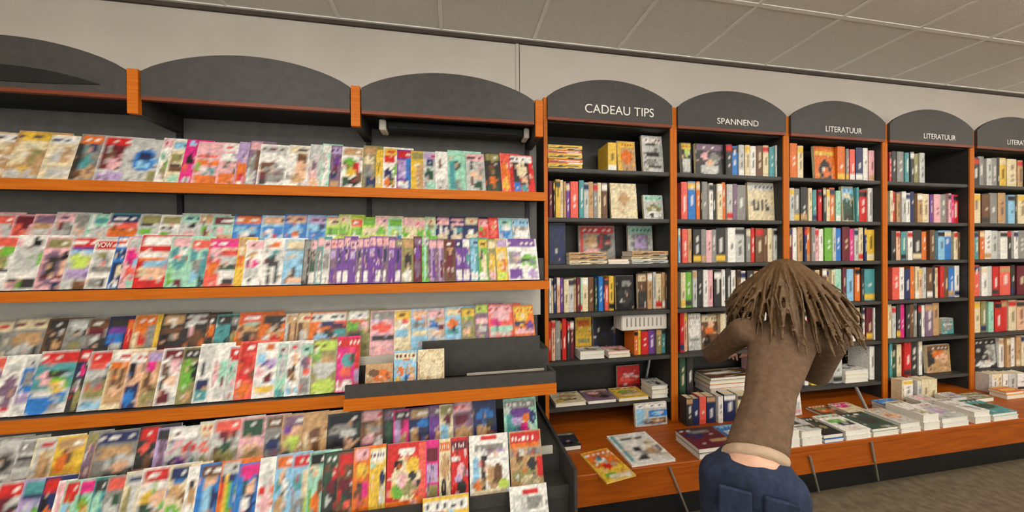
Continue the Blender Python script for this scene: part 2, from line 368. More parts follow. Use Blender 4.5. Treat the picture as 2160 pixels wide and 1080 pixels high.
# ------------------------------------------------------------------ printed covers
RNG = random.Random(7)
def paint(nu, nv, spec, vis, seed):
    bg, mast, blobs = spec
    rg = random.Random(seed)
    u = np.linspace(0, 1, nu)[None, :]/max(vis, .2); v = np.linspace(0, 1, nv)[:, None]
    u = np.minimum(u, 1.0) + 0*v; v = v + 0*u
    c = np.zeros((nv, nu, 3)); c[:] = LINC[bg]
    def put(mask, col): c[mask] = LINC[col]
    if ',' in blobs:
        for tk in blobs.split():
            cx, cy, rx, ry = [float(q)/100 for q in tk[2:].split(',')]
            if tk[1] == 'e': m_ = ((u-cx)/rx)**2+((v-cy)/ry)**2 < 1
            else: m_ = (abs(u-cx) < rx) & (abs(v-cy) < ry)
            put(m_, tk[0])
    else:
        for i, ch in enumerate(blobs*2):
            cx, cy = rg.uniform(.1, .9), rg.uniform(.08, .72); rx, ry = rg.uniform(.12, .38), rg.uniform(.07, .2)
            m_ = (((u-cx)/rx)**2+((v-cy)/ry)**2 < 1) if rg.random() < .6 else (abs(u-cx) < rx) & (abs(v-cy) < ry*.7)
            put(m_, ch)
        for i in range(3):
            cy = rg.uniform(.1, .7); x0 = rg.choice((.05, .5)); put((abs(v-cy) < .022) & (u > x0) & (u < x0+.42), rg.choice('WKWDY'))
    if mast != bg:
        put((v > .80) & (v < .95) & (u > .05) & (u < .95), mast)
        tcol = 'W' if LINC[mast].mean() < .35 else rg.choice('RKNM')
        x = .08
        while x < .9:
            wl = rg.uniform(.03, .10); put((v > .84) & (v < rg.uniform(.88, .92)) & (u > x) & (u < x+wl), tcol); x += wl+rg.uniform(.05, .16)
    pool = [q for q in blobs if q in LINC] + [bg, bg, mast, 'W', 'D', 'F']
    for i in range(16):
        cx, cy, r = rg.uniform(0, 1), rg.uniform(0, .8), rg.uniform(.03, .09)
        m_ = ((u-cx)/r)**2+((v-cy)/(r*.8))**2 < 1
        c[m_] = c[m_]*.4+.6*LINC[rg.choice(pool)]
    c *= np.array([rg.uniform(.72, 1.15) for _ in range(nu*nv)]).reshape(nv, nu, 1)
    return np.clip(c, 0, 1)
def cover_mesh(name, w, h, t, spec, vis=1.0, seed=0, nu=13, nv=18, curl=.004, edge='W', back=None):
    """printed sheet block: painted front grid at y=0 (slightly bowed), block behind it"""
    c = paint(nu, nv, spec, vis, seed)
    V = []; Fc = []; Cc = []
    for j in range(nv):
        for i in range(nu):
            a_, b_ = i/(nu-1), j/(nv-1)
            V.append((a_*w, -curl*math.sin(math.pi*b_)*.6 - curl*.5*math.sin(math.pi*a_), b_*h)); Cc.append(c[j, i])
    for j in range(nv-1):
        for i in range(nu-1):
            q = j*nu+i; Fc.append((q, q+1, q+1+nu, q+nu))
    nb = len(V); ec = LINC[edge]*.95
    ring = [i for i in range(nu)] + [j*nu+nu-1 for j in range(1, nv)] + [(nv-1)*nu+i for i in range(nu-2, -1, -1)] + [j*nu for j in range(nv-2, 0, -1)]
    r1 = []
    for q in ring: x, y, z = V[q]; r1.append(len(V)); V.append((x, y, z)); Cc.append(ec)
    r2 = []
    for q in ring: x, y, z = V[q]; r2.append(len(V)); V.append((x, t, z)); Cc.append(ec)
    n = len(ring)
    for i in range(n): Fc.append((r1[(i+1) % n], r1[i], r2[i], r2[(i+1) % n]))
    Fc.append(tuple(r2[::-1]) if False else tuple(r2))
    me = bpy.data.meshes.new(name); me.from_pydata(V, [], Fc); me.update()
    bm = bmesh.new(); bm.from_mesh(me); bmesh.ops.recalc_face_normals(bm, faces=bm.faces[:]); bm.to_mesh(me); bm.free()
    ca = me.color_attributes.new('Col', 'FLOAT_COLOR', 'POINT')
    ca.data.foreach_set('color', np.concatenate([np.array(Cc), np.ones((len(Cc), 1))], 1).ravel())
    me.materials.append(MAT['print']); return me
def ordn(n): return str(n)+('th' if 10 <= n % 100 <= 20 else {1: 'st', 2: 'nd', 3: 'rd'}.get(n % 10, 'th'))

# magazines: tier -> list of (left pixel at the foot, background, masthead, blobs)
MAG = {}
MAG['T1'] = [(-150, 'C', 'W', 'TH'), (-75, 'T', 'W', 'CB'), (0, 'T', 'Y', 'Cr50,70,45,8 Ce28,48,24,18 He70,45,20,20 Lr50,12,50,8 Tr85,30,10,20'),
 (75, 'C', 'W', 'Le40,50,35,12 Te65,55,20,18 Cr12,50,9,50 Lr50,15,35,9'), (140, 'G', 'O', 'Dr10,40,14,40 Ne60,72,22,10 Te70,20,25,15 Ee45,40,25,14 Be25,15,16,10'),
 (192, 'L', 'R', 'Mr45,52,36,26 Qe50,36,22,12 Be30,62,14,12 Zr50,12,40,7'), (255, 'L', 'L', 'Ue52,50,38,24 Ne50,60,20,10 Se50,40,20,9 Hr80,15,14,12'),
 (322, 'W', 'Q', 'He60,25,25,18 Ar30,60,20,10 Ve70,40,12,10'), (345, 'C', 'S', 'Dr50,40,46,7 Br50,30,46,6 Hr50,60,40,10 Ar50,12,40,10'),
 (374, 'P', 'P', 'Ke55,55,26,12 Je30,35,20,10 Wr50,10,30,5 Se50,90,30,6'), (400, 'Q', 'Q', 'Or50,50,50,4 Ve15,38,14,10 Ee60,30,30,12 Wr40,33,12,8 Or50,8,50,10 Jr50,62,40,3'),
 (452, 'Q', 'W', 'Ie45,45,22,10 Wr50,65,45,9 Or60,12,45,12 Zr85,75,10,12'), (490, 'Z', 'Z', 'Or50,25,50,25 Re50,18,30,10 We50,4,20,6'), (513, 'm', 'Q', 'Lr40,20,40,20 Br80,60,14,30 Ge40,50,30,20'),
 (538, 'W', 'L', 'Be30,48,28,10 Ge55,28,42,20 Me14,20,14,16 Le60,40,20,9 Dr20,8,15,8'), (600, 'W', 'C', 'Be62,62,26,18 Fe62,38,30,24 Te50,18,30,12 Be75,70,16,12'),
 (646, 'L', 'L', 'Qe40,30,26,30 me40,50,20,10 Fr50,8,40,10'), (672, 'A', 'W', 'We50,40,30,40 Le30,60,30,20'),
 (692, 'm', 'Z', 'Ne30,30,30,12 Xe60,60,30,12 Tr50,10,40,6 Me50,45,20,10'), (716, 'W', 'T', 'Ve40,62,28,12 Re68,50,18,16 Ye40,38,24,10 Ie25,15,22,12 Ke60,15,18,12 Be85,25,14,14'), (762, 'H', 'T', 'Ce50,65,40,14 Ge40,35,40,20 Nr60,15,40,12'),
 (791, 'Y', 'Y', 'Cr50,20,40,14'), (806, 'W', 'Y', 'Rr50,78,40,15 Ne40,35,28,14 Ve85,48,12,20 Oe30,15,22,10 Me70,14,18,12'), (836, 'X', 'R', 'Zr40,50,36,22 Ur85,45,18,40 Wr40,12,36,10'), (866, 'Y', 'H', 'Ce60,60,30,10 Tr70,30,24,30'), (893, 'L', 'Z', 'Ne55,72,35,10 Ie50,40,34,16 Ar60,12,36,10'),
 (919, 'W', 'W', 'Be40,70,12,12 Lr50,15,40,12'), (946, 'A', 'A', 'Ie35,62,34,12 Er20,40,15,35 Gr60,12,14,14'), (985, 'L', 'Q', 'Be30,32,14,16 Fe55,42,30,10 Ie30,72,14,16 Ie65,14,22,14 Ge80,55,12,12'), (1026, 'D', 'H', 'Te50,85,30,9 Oe50,28,22,12 Ie50,10,36,12 Be40,55,20,14'),
 (1060, 'J', 'J', 'Oe50,55,40,25 Ye50,20,36,18'), (1080, 'R', 'W', 'Dr45,55,36,32 Ce48,60,22,20 Fe60,35,14,10 Ur25,15,15,14 Ee55,12,16,10 Re95,30,18,14')]
MAG['T2r'] = [(-100, 'Q', 'R', 'MT'), (-50, 'L', 'J', 'BQ'), (-5, 'Q', 'M', 'Je40,60,40,20 Me70,75,20,10'), (38, 'Q', 'm', 'Te50,70,40,20 Pr50,45,50,5 Lr50,60,40,7'), (85, 'L', 'Q', 'Me35,75,20,14 Ge70,62,24,22'), (128, 'L', 'G', 'Ge60,72,30,16 Fe50,60,20,9'),
 (160, 'A', 'A', 'Lr60,60,40,12 Wr10,60,9,50 Er60,85,40,4'), (203, 'L', 'N', 'Oe55,62,48,16 Jr60,76,30,6 Or40,52,40,8 Er50,97,50,5'), (272, 'L', 'H', 'Ve40,60,26,9 Kr30,76,25,4 Wr60,45,40,8'), (318, 'W', 'H', 'Kr40,72,26,4 Lr50,60,40,7 Vr20,56,20,6'), (362, 'L', 'A', 'Kr60,78,14,10 Qe50,55,30,9'), (402, 'L', 'T', 'Ve40,66,20,9 Me60,56,20,9'), (432, 'A', 'M', 'Qe40,66,22,9 Te60,52,40,5 Pr40,45,40,4'),
 (480, 'U', 'O', 'Se30,66,22,9 Se72,62,16,12 Nr50,97,50,5 Ne60,50,24,7 Wr45,55,9,6'), (540, 'S', 'F', 'Ur50,62,44,12 We40,60,14,9 Re60,48,12,9'), (590, 'U', 'F', 'Se50,64,30,8 Oe50,52,20,8 Wr50,45,20,5'), (640, 'S', 'Z', 'Ue50,55,40,16 Nr80,80,14,14 Se40,66,24,7'),
 (682, 'g', 'C', 'Vr50,64,44,7 Wr50,52,40,4 Jr50,98,50,4'), (708, 'g', 'C', 'Vr50,64,44,7 Hr50,52,40,4 Rr30,90,16,7'), (734, 'g', 'J', 'Vr50,64,44,7 Wr50,52,40,4'), (760, 'g', 'V', 'Cr50,64,44,7 Or30,90,20,6'), (788, 'C', 'Q', 'Ve50,62,40,10 gr50,50,44,6'), (816, 'A', 'V', 'ge50,62,40,10 Wr50,50,40,5 Ur80,50,14,7'), (846, 'C', 'Q', 'Ve30,62,26,12 Cr60,70,30,8'), (872, 'C', 'Q', 'Vr60,62,30,10 Tr50,76,40,5'), (897, 'A', 'C', 'Ve40,60,30,12 Hr60,72,30,6'),
 (920, 'N', 'Q', 'We40,62,14,9 We75,64,12,8 Cr50,50,40,4'), (950, 'N', 'Q', 'We40,62,14,9 Er70,66,16,6 Cr50,50,40,4'), (982, 'N', 'C', 'We50,62,20,7 Cr50,50,40,4'), (1012, 'J', 'Q', 'Re50,62,40,12 Vr30,72,14,6'), (1034, 'R', 'J', 'Je50,62,40,10 Te50,76,20,6'), (1056, 'S', 'A', 'Ue50,60,34,14 Wr60,74,30,6'), (1086, 'L', 'S', 'We50,60,40,14 Gr50,74,40,4')]
MAG['T2f'] = [(-110, 'Q', 'R', 'WD'), (-55, 'W', 'J', 'HV'), (0, 'W', 'W', 'Ke62,86,14,9 Lr45,55,40,22 Dr50,12,44,9 Vr90,55,8,12 Qr8,88,9,6'), (66, 'Q', 'H', 'me40,42,34,34 De40,45,18,20 Fe85,45,14,24 Mr50,22,44,4 Ke90,64,12,9 Nr70,8,16,9'),
 (122, 'L', 'R', 'Sr55,72,46,6 ge52,52,44,14 Xr50,79,50,3 Zr55,28,46,9 Br70,6,26,7'), (174, 'W', 'R', 'Lr45,55,32,18 Hr50,68,20,5 Gr52,38,42,6 Gr40,12,36,8 Dr70,12,9,9'), (222, 'U', 'W', 'Nr50,65,44,10 Nr50,25,44,24 Ce70,32,26,12 Or50,50,44,2 We60,10,26,6'), (246, 'Q', 'L', 'Pe40,60,36,16 Je60,28,32,14 Se85,50,14,10 Ae70,8,30,9'),
 (276, 'R', 'W', 'Re60,80,34,12 Wr50,62,50,4 Sr60,42,36,8 Fe60,26,34,14 Or50,52,50,4 Rr45,6,50,6 Ce20,30,12,10'), (342, 'A', 'Q', 'Ee50,60,40,26 We60,70,18,9 Je46,56,10,8 Me70,8,22,9 Ve20,12,18,12'), (384, 'A', 'J', 'Ee30,70,24,20 Gr55,40,24,18 Er85,38,14,36 Qe50,82,18,9 De80,9,16,10 Se40,20,20,10'),
 (426, 'J', 'P', 'Qe25,70,20,20 Oe25,35,18,14 Wr75,16,30,14 Lr75,54,26,8 Ir75,38,26,6 Rr75,70,26,3 Cr72,82,26,6 Er75,96,28,4 De75,9,18,6'), (490, 'Y', 'T', 'Or50,50,40,12 Cr50,70,40,9'), (508, 'W', 'Q', 'Pe42,46,32,12 Te40,66,24,8 Lr50,25,40,12 Ke36,8,12,5'), (546, 'W', 'W', 'Ee50,60,26,16 De50,48,30,12 Oe52,84,20,7 De30,22,9,20 De66,22,9,20 Le80,60,16,14 Me20,50,12,7'), (592, 'S', 'C', 'Lr40,62,44,6 Se50,40,46,18 Be46,20,24,10 De46,28,14,10 Gr50,76,46,5 Fr50,6,46,6'), (634, 'D', 'G', 'Gr40,50,24,40'),
 (648, 'G', 'Q', 'Wr50,14,34,14 Ir50,50,40,24'), (662, 'E', 'Q', 'Wr50,14,34,14 Gr50,50,40,24'), (676, 'L', 'Q', 'Wr50,14,34,14 Gr50,50,40,20')]
for i in range(11): MAG['T2f'].append((692+i*14, 'X' if i % 4 else 'm', 'Q' if i < 10 else 'H', ('Wr50,12,%d,12 Nr50,60,20,16' if i % 3 else 'Xr50,16,40,16 Zr50,66,40,9') .replace('%d', str(20+6*(i % 4)))))
MAG['T2f'] += [(846, 'H', 'T', 'We50,16,34,14 De50,50,30,20'), (872, 'M', 'm', 'Xe50,65,40,14 me50,30,40,20'), (890, 'V', 'L', 'Ar50,40,22,40 mr90,50,12,40'), (905, 'm', 'Q', 'Zr40,40,20,40 Xr70,30,16,20'), (922, 'm', 'Q', 'Zr40,40,20,40 Mr70,30,16,20'), (938, 'B', 'M', 'Me50,40,36,30 Te50,80,30,6'), (962, 'X', 'N', 'Wr50,12,40,12 Ze50,50,30,14'), (978, 'X', 'W', 'Wr50,14,40,14 Ee70,50,22,20'), (994, 'E', 'S', 'Se40,50,30,30 Wr50,12,40,10'), (1012, 'V', 'Y', 'Ce60,40,30,26 Wr50,10,40,9 Ie30,60,22,12'), (1032, 'H', 'C', 'Ye50,40,34,30 Qe50,12,34,9'), (1050, 'Y', 'Z', 'Ce50,55,34,14 Oe60,34,24,18 gr50,10,40,9'), (1074, 'W', 'X', 'Xr50,90,48,12 Ve66,46,30,14 Ke60,46,12,5 Gr26,55,18,14 Xr26,14,20,14 Ze80,14,20,10')]
MAG['T3r'] = [(-90, 'G', 'C', 'BD'), (-10, 'G', 'C', 'Te50,60,40,16 De75,42,14,10 Le40,40,30,14'), (66, 'B', 'D', 'De50,60,40,26 Te60,52,16,9'), (110, 'G', 'L', 'Ke74,76,24,16 Le74,76,13,9 Gr30,50,20,40 Hr60,50,30,7'), (155, 'G', 'B', 'Me50,72,40,9 Dr60,45,40,14 Le40,60,20,8'), (202, 'N', 'D', 'Ur40,62,40,12 Xr50,76,46,6 Le60,42,30,9'), (244, 'R', 'O', 'Rr50,50,44,40'), (258, 'T', 'O', 'Oe30,70,26,14 Re50,52,24,9 Ge75,60,18,30 Cr20,50,12,20'), (308, 'Y', 'Y', 'Yr50,50,48,40 Dr90,50,8,40'), (320, 'D', 'T', 'Br50,70,50,6 Ke30,52,20,10 Ge60,56,16,8 Mr50,32,50,6'), (370, 'D', 'L', 'We30,80,20,8 Qe35,64,18,10 Be60,50,30,16 Oe85,40,14,12'), (420, 'B', 'D', 'Oe50,60,30,30 De50,40,40,16'), (440, 'E', 'D', 'Er50,55,40,22 Ke80,40,18,9 Ge50,85,40,6'), (472, 'D', 'G', 'He40,55,30,14 Oe80,50,16,20'), (490, 'O', 'J', 'Be50,58,44,20 De50,44,26,14 Rr50,82,46,5 Te50,66,34,6 Ar50,76,30,3'), (540, 'O', 'D', 'Te50,56,30,18 De60,74,26,10 We20,46,14,12 Re60,44,22,10'), (592, 'L', 'T', 'Be34,50,14,36 Tr66,56,18,34 Br90,50,9,30'), (618, 'T', 'C', 'Be30,60,18,26 Lr60,50,30,14'),
 (646, 'O', 'W', 'Nr60,80,30,10 Or50,64,46,6 De50,50,36,9 Se34,40,20,14 Jr80,84,16,12 Mr76,66,22,4 Er84,54,16,7'), (726, 'H', 'W', 'Je50,76,26,14 Vr24,60,20,14 Qe70,64,24,8 Ir30,44,30,6 Br50,54,46,4'), (778, 'Q', 'G', 'Je50,62,40,10 Dr50,40,46,7 Ze30,80,24,8 Re70,88,16,7'), (830, 'C', 'Y', 'We50,66,30,10 Je60,74,20,7 Hr50,84,46,4 Sr40,46,34,8'), (866, 'S', 'F', 'Oe50,78,30,7 Gr50,62,46,6 Cr50,44,46,7'), (902, 'L', 'Q', 'Ue40,62,26,9 Tr70,74,26,8 Fe50,44,30,7 Mr80,56,14,5'), (940, 'S', 'C', 'Oe46,62,32,12 Ee50,44,40,8 Ke60,50,14,7'), (975, 'H', 'Y', 'Ge50,60,36,9 Fe40,44,30,8 Vr40,80,34,7'), (1005, 'm', 'g', 'Le50,44,30,8 Qr50,60,44,7'), (1034, 'J', 'Q', 'Qe50,72,40,12 Pe30,58,24,8 Ar50,42,46,6 Lr50,34,40,5'), (1088, 'O', 'Y', 'Ye40,72,34,9 Ne30,54,30,7 Ye36,52,10,5 Xe80,52,20,8 Qr50,40,46,6')]
MAG['T3f'] = [(-130, 'W', 'J', 'QG'), (-75, 'L', 'J', 'mC'), (-30, 'W', 'W', 'me55,40,40,26 Lr60,80,30,5 Rr50,12,24,5'), (14, 'W', 'L', 'Ur50,60,42,22 Gr50,62,30,14 Zr50,28,40,9 Lr40,10,30,8'), (46, 'L', 'R', 'Er45,58,50,20 Qe30,58,20,12 Ve62,45,26,12 Ye60,42,16,9 De50,62,22,8 Ur40,24,50,10 Wr40,29,30,3 Ue20,9,30,12 We75,8,26,9'), (132, 'D', 'R', 'Ne40,65,34,14 Pe60,62,20,9 He70,22,26,18 Ge40,40,30,10'), (158, 'L', 'R', 'Jr45,72,44,5 Hr50,35,44,16 Ge60,44,30,10 Sr50,9,44,8 De85,52,9,4'), (206, 'C', 'W', 'Tr55,45,40,34 Be38,48,14,22 Be74,48,14,22 Or55,75,40,7 Fe50,30,30,7'), (248, 'F', 'W', 'Ke40,68,34,16 Fe62,55,24,18 Nr40,18,40,20 Ue34,18,24,14 Ke78,42,9,5 De40,86,8,5'), (286, 'T', 'Z', 'Pe40,72,36,11 Be50,40,34,24 Hr50,12,46,12 Fe60,50,20,12'), (320, 'W', 'M', 'Be36,60,22,18 Qe66,66,20,14 Fe60,40,26,10 Me40,14,34,11 De26,34,9,22 Lr80,8,14,6'), (366, 'H', 'D', 'Ve40,50,36,28 Ke84,56,14,20 Te60,10,26,9'), (402, 'W', 'L', 'Le50,62,36,18 De36,58,12,12 Nr50,32,40,9 Er50,12,40,7 Te60,24,20,5'), (436, 'W', 'W', 'Qe20,50,18,26 Ar70,55,24,20 Me76,36,14,7 Le60,16,34,12'), (468, 'L', 'R', 'Rr60,82,36,9 Ae50,52,34,20 Qe60,32,22,8 Lr50,14,40,10'), (490, 'J', 'R', 'Rr50,60,40,30 Je60,82,30,9 Oe50,16,36,12 Be85,40,12,14'), (528, 'W', 'W', 'Xe60,58,28,10 Se24,72,18,10 Qe20,46,20,8 Ye50,14,46,8 Me66,34,20,8 Oe60,90,22,7 Ze80,62,14,9'), (576, 'A', 'L', 'Ee50,8,44,9 Le50,55,40,24 Er30,78,22,7'), (598, 'W', 'L', 'Fe56,66,24,12 Be30,40,14,14 Ke60,48,14,9 Sr50,9,44,8 Te60,34,24,8'), (626, 'L', 'A', 'Je50,44,26,8 me50,62,34,12 Gr50,16,40,14 Ve80,76,12,9'), (652, 'H', 'g', 'Le50,46,40,20 ge50,12,44,14 Te60,62,30,8 Ve20,70,14,12'), (706, 'P', 'R', 'Ee50,55,30,12 Je40,36,26,10 Wr36,12,34,8 Ie70,60,14,8 Rr90,50,12,40 Zr90,26,10,12')]
MAG['T4r'] = [(-110, 'G', 'L', 'DB'), (-50, 'G', 'L', 'LD'), (0, 'L', 'G', 'Gr50,60,50,5 mr50,25,46,14 Dr50,72,50,3'), (38, 'C', 'L', 'Te60,56,30,26 Le20,60,16,30 Fe50,20,36,14'), (86, 'Y', 'T', 'Be40,66,24,14 Oe26,58,14,16 Te60,28,40,12 De40,30,18,10 He14,26,16,14'), (152, 'G', 'H', 'mr50,50,34,40 Te90,50,14,30'), (176, 'G', 'N', 'Tr40,66,40,8 Le60,46,36,14 Fe66,42,22,8 De60,26,40,7 Ke84,32,10,6 De30,84,20,7'), (268, 'D', 'R', 'Je40,66,24,9 Re70,80,24,9 Be70,44,20,14 Qr30,26,40,4 Ke60,16,34,7'), (308, 'Z', 'D', 'mr50,50,30,34'), (334, 'L', 'W', 'Re70,62,26,9 Qe30,72,22,9 Ne40,34,40,14 Xe60,42,22,8 Pr40,20,40,5 Er80,36,16,10'), (400, 'L', 'C', 'Te50,80,22,7 Je50,58,34,9 He50,34,24,12'), (432, 'L', 'J', 'Me50,74,30,10 Be24,36,20,20 He60,46,34,14 Ie50,54,20,8 Te60,24,24,9'), (492, 'Q', 'I', 'Ir50,76,44,8 Te50,40,40,18 me50,18,40,9 Fe50,52,30,6'), (548, 'G', 'B', 'Ne50,50,36,16 Gr50,70,34,9 Nr50,18,44,7 me60,36,26,10'), (584, 'T', 'm', 'Fe60,72,24,12 ge50,50,36,12 Ne34,32,20,9 Lr70,30,24,7 Xe30,74,14,10'), (630, 'T', 'T', 'Be50,64,24,9 Be54,42,22,9 Cr14,40,12,30 Te60,20,34,10'), (684, 'D', 'K', 'Ge40,70,36,10 Fe60,42,20,10 Ke36,46,20,12 Le60,62,30,5 me30,24,26,12 Ie70,24,24,9'), (757, 'B', 'Q', 'Qe40,44,26,14 Ge60,66,34,9 We80,36,20,14 Me40,26,26,10 Te70,72,22,6'), (806, 'D', 'm', 'Ir50,50,30,40'), (828, 'P', 'D', 'Mr40,70,20,10 Zr24,46,14,40 Te70,40,18,16'), (862, 'N', 'T', 'Ue64,68,26,9 Me60,34,36,9 Te24,46,20,16 Ie80,24,16,8'), (906, 'X', 'm', 'Xe50,60,36,20 Lr60,20,26,12 Te80,40,14,16'), (928, 'C', 'H', 'Sr40,46,26,18 Me60,70,24,9 Oe30,26,16,9'), (958, 'm', 'Q', 'Te50,40,40,14 Me40,66,34,10 Ie60,26,22,9'), (1002, 'N', 'N', 'Ue50,68,36,10 Te40,40,30,12 De70,54,24,9 Be70,28,22,10 Xe90,20,10,12')]
MAG['T4f'] = [(-120, 'S', 'U', 'ZG'), (-60, 'L', 'R', 'SM'), (0, 'Z', 'E', 'Se40,40,36,20 Nr50,78,50,6 Vr80,50,14,9'), (48, 'N', 'R', 'Oe50,45,34,16 Ke30,66,22,12 Ye40,30,26,10'), (80, 'W', 'Q', 'Qe50,60,30,20 Se60,30,34,16'), (98, 'A', 'R', 'Re50,76,40,10 Ye50,40,34,14 Se30,56,24,10'), (130, 'A', 'P', 'Ve40,66,34,10 Ye50,44,36,12 Oe60,54,18,6 Ae60,20,34,12'), (164, 'E', 'D', 'Ae40,60,34,20 Le60,30,34,16'), (192, 'G', 'J', 'Le50,50,40,20 Ir70,66,20,10 Qe40,30,24,9'), (232, 'C', 'L', 'He40,50,24,30 Lr70,50,18,30'), (268, 'W', 'R', 'Ie30,40,24,14 Ye24,60,20,10 Fe70,58,26,12 Ve84,40,14,10 Nr16,26,12,10 Qe70,30,24,9'), (330, 'C', 'N', 'Ue60,80,34,9 Te50,60,40,12 Be84,52,12,9 Ve40,36,34,9'), (372, 'W', 'W', 'Te55,52,24,22 De50,74,22,6 We50,30,30,14'), (398, 'U', 'B', 'Fe50,74,26,12 Te50,82,32,7 Se50,42,26,24 Ne80,46,14,16 Ye50,16,34,10'), (446, 'O', 'L', 'Re14,64,12,20 Ve62,50,14,40 Ue86,50,14,40 Nr40,74,34,5 Ye42,46,12,36 Gr50,88,44,8'), (486, 'U', 'P', 'Pe50,84,40,9 Re30,92,30,6 Ye70,92,20,6 Ie40,62,14,12 Fe66,60,14,16 Ne60,36,34,14 We40,36,20,14'), (532, 'W', 'W', 'Rr24,52,24,5 Qe50,30,34,14 Lr60,70,30,12 Oe90,40,14,16'), (568, 'S', 'O', 'Fe50,66,20,12 De54,46,9,9 Te40,24,30,14 Ee20,54,18,9 We70,52,20,12'), (604, 'S', 'R', 'Ee50,56,36,14 Cr80,50,12,24 ge84,20,16,14 Gr40,20,34,14'), (642, 'A', 'K', 'Fe40,72,26,9 Be80,46,20,12 Oe60,20,30,16 Ve20,26,16,18'), (674, 'D', 'I', 'Ie40,60,34,16 Re80,66,22,9 Be30,76,24,8 Me60,44,30,12 Le30,26,26,9 Ie20,36,14,20'), (706, 'B', 'R', 'Re30,70,24,8 Re20,36,14,14 Me50,46,40,12 De70,26,24,12 Ie44,20,22,10 Je70,14,18,7'), (740, 'O', 'Q', 'Ye50,62,38,14 Oe50,46,40,7 De56,36,30,9 Be40,26,30,12 Pr70,30,14,12 Je40,12,20,6'), (776, 'Y', 'W', 'Ye30,46,16,40 Ar20,74,16,9 Ne80,50,14,12 Lr80,24,14,16 Cr50,80,40,9')]
COMIC = {'T4f': [(812, 898, 'R', 'R', 'Oe82,30,30,40 Jr90,50,10,50 Ce50,44,36,36 Ke30,66,12,8 Ye66,62,18,14 Ve30,24,18,12 He60,26,20,12 De66,46,10,7 Qe40,40,12,12 We50,86,22,6 Oe20,4,30,6 Oe80,4,30,8 De80,34,8,5', 'red comic album with oval picture of children'),
 (897, 926, 'P', 'P', 'Zr50,46,44,16 Mr50,76,44,12 Hr50,16,44,10 Kr50,5,44,4', 'slim magenta booklet'), (926, 952, 'C', 'O', 'Hr50,88,20,7 Te50,55,40,20 De40,18,20,18', 'slim peach booklet'), (952, 990, 'R', 'M', 'Wr30,66,26,4 Qe60,45,26,12 De60,18,26,12 Ze40,32,20,6', 'maroon-red magazine'),
 (992, 1078, 'W', 'W', 'Rr50,93,20,4 Gr50,78,36,5 Zr60,70,30,2 Ke38,62,6,5 Dr35,36,5,30 Se16,40,10,24 Te58,28,16,20 Be72,32,12,18 Oe20,16,10,10 ge86,14,14,10 Cr50,6,40,4', 'white comic album with tall dark figure'),
 (1080, 1150, 'T', 'R', 'Rr50,95,50,5 Wr50,85,50,3 Or50,76,50,5 Gr50,62,46,6 Te40,48,24,12 Be28,54,10,10 De66,42,14,12 He40,24,36,12 Rr92,36,9,18 Ce60,16,30,9', 'tan photo magazine with red banner')],
 'T4r': [(1066, 1138, 'A', 'G', 'Er30,46,20,24 Xe50,72,30,14 Ze40,54,18,9 Oe68,60,12,9 Pe60,36,14,16 Ne86,60,10,14 Sr50,12,46,8 Ue40,30,14,9', 'aqua cartoon booklet')],
 'T5': [(888, 992, 'Y', 'W', 'Re30,80,14,8 Se60,70,22,8 We50,62,18,8 Ue50,30,20,12 Re70,40,16,10 Oe24,40,14,14 Ye80,64,14,10 Re20,58,20,5', 'busy yellow and white puzzle magazine'), (1082, 1166, 'W', 'W', 'Rr55,92,22,4 Lr30,72,20,16 Gr66,74,20,8 Lr60,50,30,12 Gr30,40,18,9', 'white newspaper')],
 'TRAY': [(768, 828, 'T', 'T', 'Oe60,60,34,20 Be30,70,20,12 Fe40,30,34,14 Je70,20,20,10 Ye20,14,18,8', 'tan picture booklet'), (829, 878, 'S', 'C', 'Oe56,84,24,8 Oe30,50,16,12 Ue60,36,12,18 Fe80,26,18,18 Te70,52,22,10 Ye20,26,12,14', 'orange and sky blue activity book'), (880, 938, 'C', 'C', 'Te50,50,48,48 Ce50,50,44,46 Te40,30,8,4 Te60,70,8,4', 'blank beige paper pad')]}
TIER['TRAY'] = (1.530, .838, .25, .18, 'charcoal tray')
MW = .185; SLOT = .075
def mag_stack(tier, lst, limx):
    n0, z0, lean, hh, words = TIER[tier]
    ypx = {'T1': 400, 'T2f': 610, 'T2r': 520, 'T3f': 870, 'T3r': 740, 'T4r': 985, 'T4f': 1060, 'T5': 1075, 'TRAY': 805}[tier]
    S = [sx(a[0], n0, ypx) for a in lst] + [limx]
    total = len(lst); grp = 'magazines in the '+words
    for i, (px, bg, mast, bl) in enumerate(lst):
        ds = S[i+1]-S[i]
        w = max(min(MW, ds*2.2), ds*1.02+.004) if ds < .16 else ds*1.03
        w = min(w, limx-S[i]+.0)
        yaw = .075
        gp = (S[i]-S[i-1] if i else .1)*math.sin(yaw); gn = ds*math.sin(yaw)
        t = max(.0006, min(.006, gp*.5))
        h = hh*RNG.uniform(.96, 1.06)
        me = cover_mesh('magazine', w, h, t, (bg, mast, bl), min(1, ds/w), seed=hash_((tier, i)), curl=min(.002, gn*.22))
        o = obj('magazine', me, None, None, (S[i], n0+.003, z0+.003), (-lean, 0, yaw))
        k = total-i+len([c for c in COMIC.get(tier, []) if c[0] > px])
        mword = '%s masthead' % cname(mast) if mast != bg else 'no masthead band'
        tag(o, '%s magazine, %s, %s from bookcase end, %s' % (cname(bg), mword, ordn(k), words), 'magazine', grp)
        if tier == 'T2f' and px == 174:
            text_mesh('lettering', 'WOW', .034, 'letter', o, (ds*.42, -.006, h*.875), (math.pi/2, 0, 0), ds*.74)
def hash_(t): 
    r = 17
    for ch in repr(t): r = (r*31+ord(ch)) % 1000003
    return r
